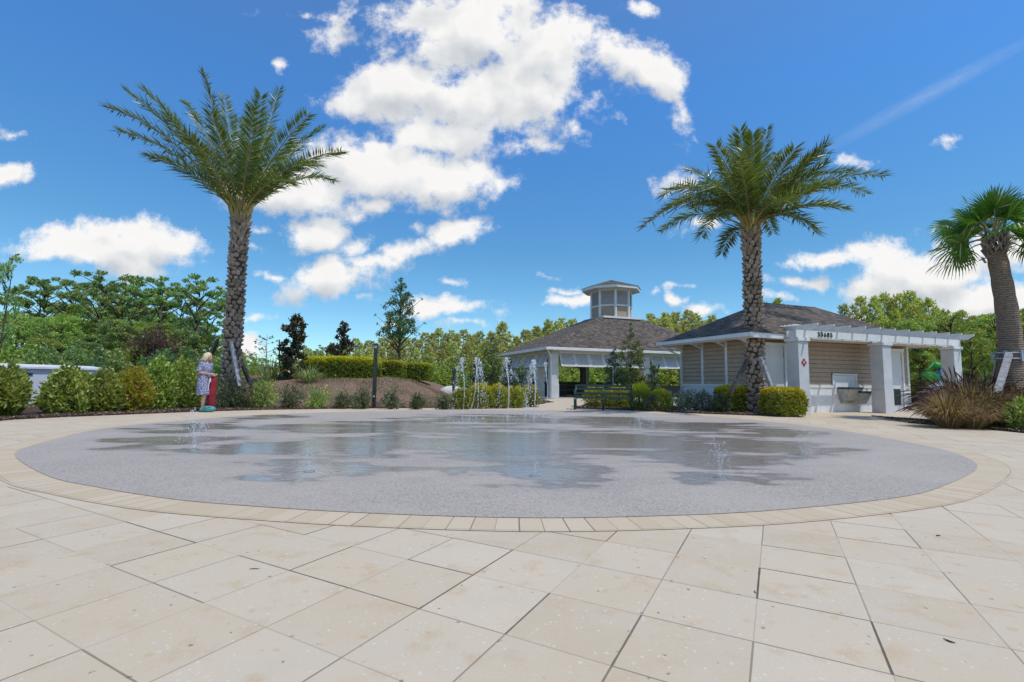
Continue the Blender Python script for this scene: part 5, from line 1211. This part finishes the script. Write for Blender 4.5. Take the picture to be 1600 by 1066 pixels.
jet(834, 652, 564, 'thickest white water jet in front of the pavilion side', 0, arch=-.2, n=420, r=.02)
jet(853, 650, 567, 'rightmost tall water jet in front of the pavilion corner column', 0, arch=-.1, n=70)
def burst(px, pyb, pyt, w, label, n=9, nd=16, r=.006, grp='short water bursts on the splash pad'):
    p = G(px, pyb); h = D(px, pyt, p.y).z; ww = (G(px+w, pyb).x-p.x); o = empty('water_burst', (p.x, p.y, .01), label=label, cat='water jet', group=grp); mb = MB(); random.seed(int(px)+3)
    for k in range(n):
        a = 2*math.pi*k/n+random.uniform(-.3,.3); hh = h*random.uniform(.55, 1.05); R_ = ww*random.uniform(.5, 1.)
        for i in range(nd*2):
            t_ = i/(nd*2-1)*random.uniform(.9, 1); x = R_*t_; z = hh*(1-(2*t_-1)**2) if t_ < .55 else hh*(1-(2*t_-1)**2)
            if random.random() < (.95 if t_ < .5 else .5): drops(mb, (math.cos(a)*x+random.gauss(0, r*1.2), math.sin(a)*x+random.gauss(0, r*1.2), max(.004, z)), r*random.uniform(.35, .9))
    for k in range(150): a = random.random()*6.28; q = ww*random.uniform(.2, 1.5); drops(mb, (math.cos(a)*q, math.sin(a)*q, abs(random.gauss(0, h*.3))), r*random.uniform(.25, .6))
    mb.build('water_drops', 'water', o); nozzle(o)
burst(1125, 748, 688, 30, 'fanning water burst on the near right of the splash pad', 10, 20, .0055)
burst(303, 704, 642, 34, 'fanning water burst at the far left of the splash pad', 14, 18, .008)
burst(483, 738, 700, 18, 'small umbrella shaped water burst on the near left of the splash pad', 12, 14, .0045)
burst(1253, 712, 670, 22, 'faint fanning water burst at the right of the splash pad', 10, 12, .0055)
burst(1000, 668, 652, 22, 'low bubbling burst on the far side in front of the bench', 10, 10, .009)
burst(835, 745, 715, 12, 'faint low burst near the middle of the pools', 8, 8, .004)
burst(1020, 662, 648, 14, 'tiny bubbling burst right of the one in front of the bench', 8, 8, .008)

# ------------------------------------------------------------------ woman
PW_ = G(317, 643.3); WM = empty('person', (PW_.x, PW_.y, 0.004), R(-6), label='blond woman in a blue patterned dress holding a tall red bag upright', cat='person')
def cap(mb, a, c, ra, rb, n=12, k=9):
    a, c = Vector(a), Vector(c)
    for i in range(k): t_ = i/(k-1); mb.ball(a.lerp(c, t_), ra+(rb-ra)*t_, n, 7)
def loft(mb, secs, n=20):   # (cx, cy, z, rx, ry)
    v = []; 
    for (x, y, z, rx, ry) in secs: v += [(x+rx*math.cos(2*math.pi*i/n), y+ry*math.sin(2*math.pi*i/n), z) for i in range(n)]
    f = [(j*n+i, j*n+(i+1) % n, (j+1)*n+(i+1) % n, (j+1)*n+i) for j in range(len(secs)-1) for i in range(n)]; f += [tuple(range(n))[::-1], tuple((len(secs)-1)*n+i for i in range(n))]
    mb.add(v, f)
b = MB()
loft(b, [(-.0,0,.84,.11,.15),(-.01,0,.95,.135,.175),(-.0,0,1.08,.11,.14),(.01,0,1.22,.12,.15),(.0,0,1.32,.115,.175),(.0,0,1.38,.08,.14),(.02,0,1.42,.055,.06)])
cap(b, (.02,0,1.36), (.055,0,1.47), .056, .05)
b.ball((.075,0,1.55), (.088,.074,.108), 20, 14, rot=Matrix.Rotation(R(22), 3, 'Y')); b.ball((.115,0,1.495), (.045,.045,.05), 12, 8); b.ball((.168,0,1.53), (.018,.012,.022), 10, 8)
for s in (-1, 1): b.ball((.15, s*.03, 1.56), (.012,.014,.01), 8, 6); b.ball((.07, s*.076, 1.54), (.02,.012,.03), 8, 6)
b.ball((.158,0,1.495), (.012,.025,.01), 8, 6)
for s, kx, ax in ((1, .03, -.045), (-1, .085, .03)):
    cap(b, (-.01, s*.085, .9), (kx, s*.08, .47), .088, .056); cap(b, (kx, s*.08, .47), (kx-.035, s*.078, .34), .056, .058); cap(b, (kx-.035, s*.078, .34), (ax, s*.075, .09), .058, .036)
    cap(b, (ax-.03, s*.075, .045), (ax+.1, s*.08, .035), .036, .03); b.ball((ax+.14, s*.082, .028), (.05,.042,.02), 12, 8)
hands = []
for s in (1, -1):
    sh, el, wr = (.0, s*.175, 1.345), (-.03+.02*(s < 0), s*.215, 1.10), (.19, s*.06, 1.055)
    cap(b, sh, el, .052, .042); cap(b, el, wr, .042, .026)
    hc_ = Vector((.235, s*.045, 1.045)); cap(b, wr, hc_, .028, .03)
    for k in range(4):
        a0 = Vector((.25+.006*k, s*.045, 1.068-k*.019)); a1 = a0+Vector((.035, -s*.012, -.006)); a2 = a1+Vector((.016-.003*k, -s*.026, -.008))
        cap(b, a0, a1, .0095, .009, 8, 4); cap(b, a1, a2, .009, .0075, 8, 4)
    cap(b, (.225, s*.03, 1.065), (.262, s*.004, 1.075), .011, .009, 8, 5)
bo = b.build('body', 'skin', WM, smooth=True); rm = bo.modifiers.new('remesh', 'REMESH'); rm.mode = 'VOXEL'; rm.voxel_size = .0065; rm.use_smooth_shade = True
sm = bo.modifiers.new('smooth', 'SMOOTH'); sm.iterations = 3
d = MB()
loft(d, [(-.005,0,.475,.185,.225),(-.005,0,.56,.18,.22),(-.01,0,.72,.165,.215),(-.01,0,.9,.155,.205),(-.005,0,1.05,.14,.18),(.015,0,1.2,.145,.175),(.01,0,1.31,.135,.19),(.005,0,1.375,.095,.165),(.015,0,1.405,.068,.08)], 28)
for s in (1, -1): cap(d, (.0, s*.165, 1.335), (-.025, s*.212, 1.16), .072, .072)
do = d.build('dress', 'dress_print', WM, smooth=True); rm = do.modifiers.new('remesh', 'REMESH'); rm.mode = 'VOXEL'; rm.voxel_size = .009; rm.use_smooth_shade = True
hr = MB(); random.seed(2)
hr.ball((.045,0,1.575), (.112,.1,.11), 20, 14, rot=Matrix.Rotation(R(20), 3, 'Y')); hr.ball((-.0,0,1.52), (.095,.105,.12), 16, 12)
for k in range(70):
    a = random.uniform(.9, 5.4) ; y = math.sin(a)*.1; x0 = .04+math.cos(a)*.1; L = random.uniform(.12, .2)
    back = max(0, -math.cos(a)); hr.tube([(x0*.7, y*.7, 1.64), (x0, y, 1.56), (x0-.02-.05*back, y*1.15, 1.47), (x0-.04-.14*back*random.random(), y*1.2+random.uniform(-.02,.02), 1.41+random.uniform(-.03,.05))], [.02,.022,.018,.005], 6)
hr.build('hair', 'hair', WM, smooth=True)
sn = MB()
for s, ax in ((1, -.045), (-1, .03)): sn.box(ax-.08, ax+.19, s*.08-.04, s*.08+.04, .0, .016); sn.tube([(ax+.1, s*.08-.045, .016), (ax+.11, s*.08, .07), (ax+.1, s*.08+.045, .016)], .008, 6)
sn.build('sandal', 'red_fabric', WM)
# red bag standing in front of her, teal bag on the ground
rb = empty('tall_red_bag', (PW_.x+.17, PW_.y+.02, 0), label='tall narrow red bag with white strap held upright by the woman', cat='bag')
mb = MB(); mb.tube([(.0,.06,.03), (.01,.05,.12), (.03,.03,.5), (.07,0,.85), (.09,0,.97), (.10,0,1.0)], [.075,.095,.095,.085,.07,.03], 14); mb.build('bag_body', 'red_fabric', rb, smooth=True)
mb = MB(); mb.tube([(.03,-.085,.95), (.0,-.1,.78), (-.02,-.09,.62), (-.03,-.085,.48)], .012, 6); mb.box(.0, .05, -.105, -.09, .84, .93); mb.build('strap', 'white_cloth', rb)
mb = MB(); mb.ball((.14, -.01, 1.045), (.035,.03,.035), 10, 8); mb.build('chair_end', 'boot_nut', rb, smooth=True)
tb = empty('teal_bag', (PW_.x+.25, PW_.y-.16, 0), R(8), label='teal bag lying on the paving at the feet of the woman', cat='bag')
mb = MB(); mb.ball((0, 0, .085), (.2,.13,.088), 18, 10); mb.ball((-.13, 0, .07), (.1,.1,.07), 12, 8); mb.build('bag_body', 'teal_fabric', tb, smooth=True)
mb = MB(); mb.tube([(-.1,-.1,.12), (0,-.14,.15), (.1,-.1,.13)], .01, 6); mb.build('handle', 'teal_fabric', tb)
print('CHK person', proj((PW_.x, PW_.y, 1.68)), 'tris', sum(len(m_.polygons) for m_ in bpy.data.meshes))
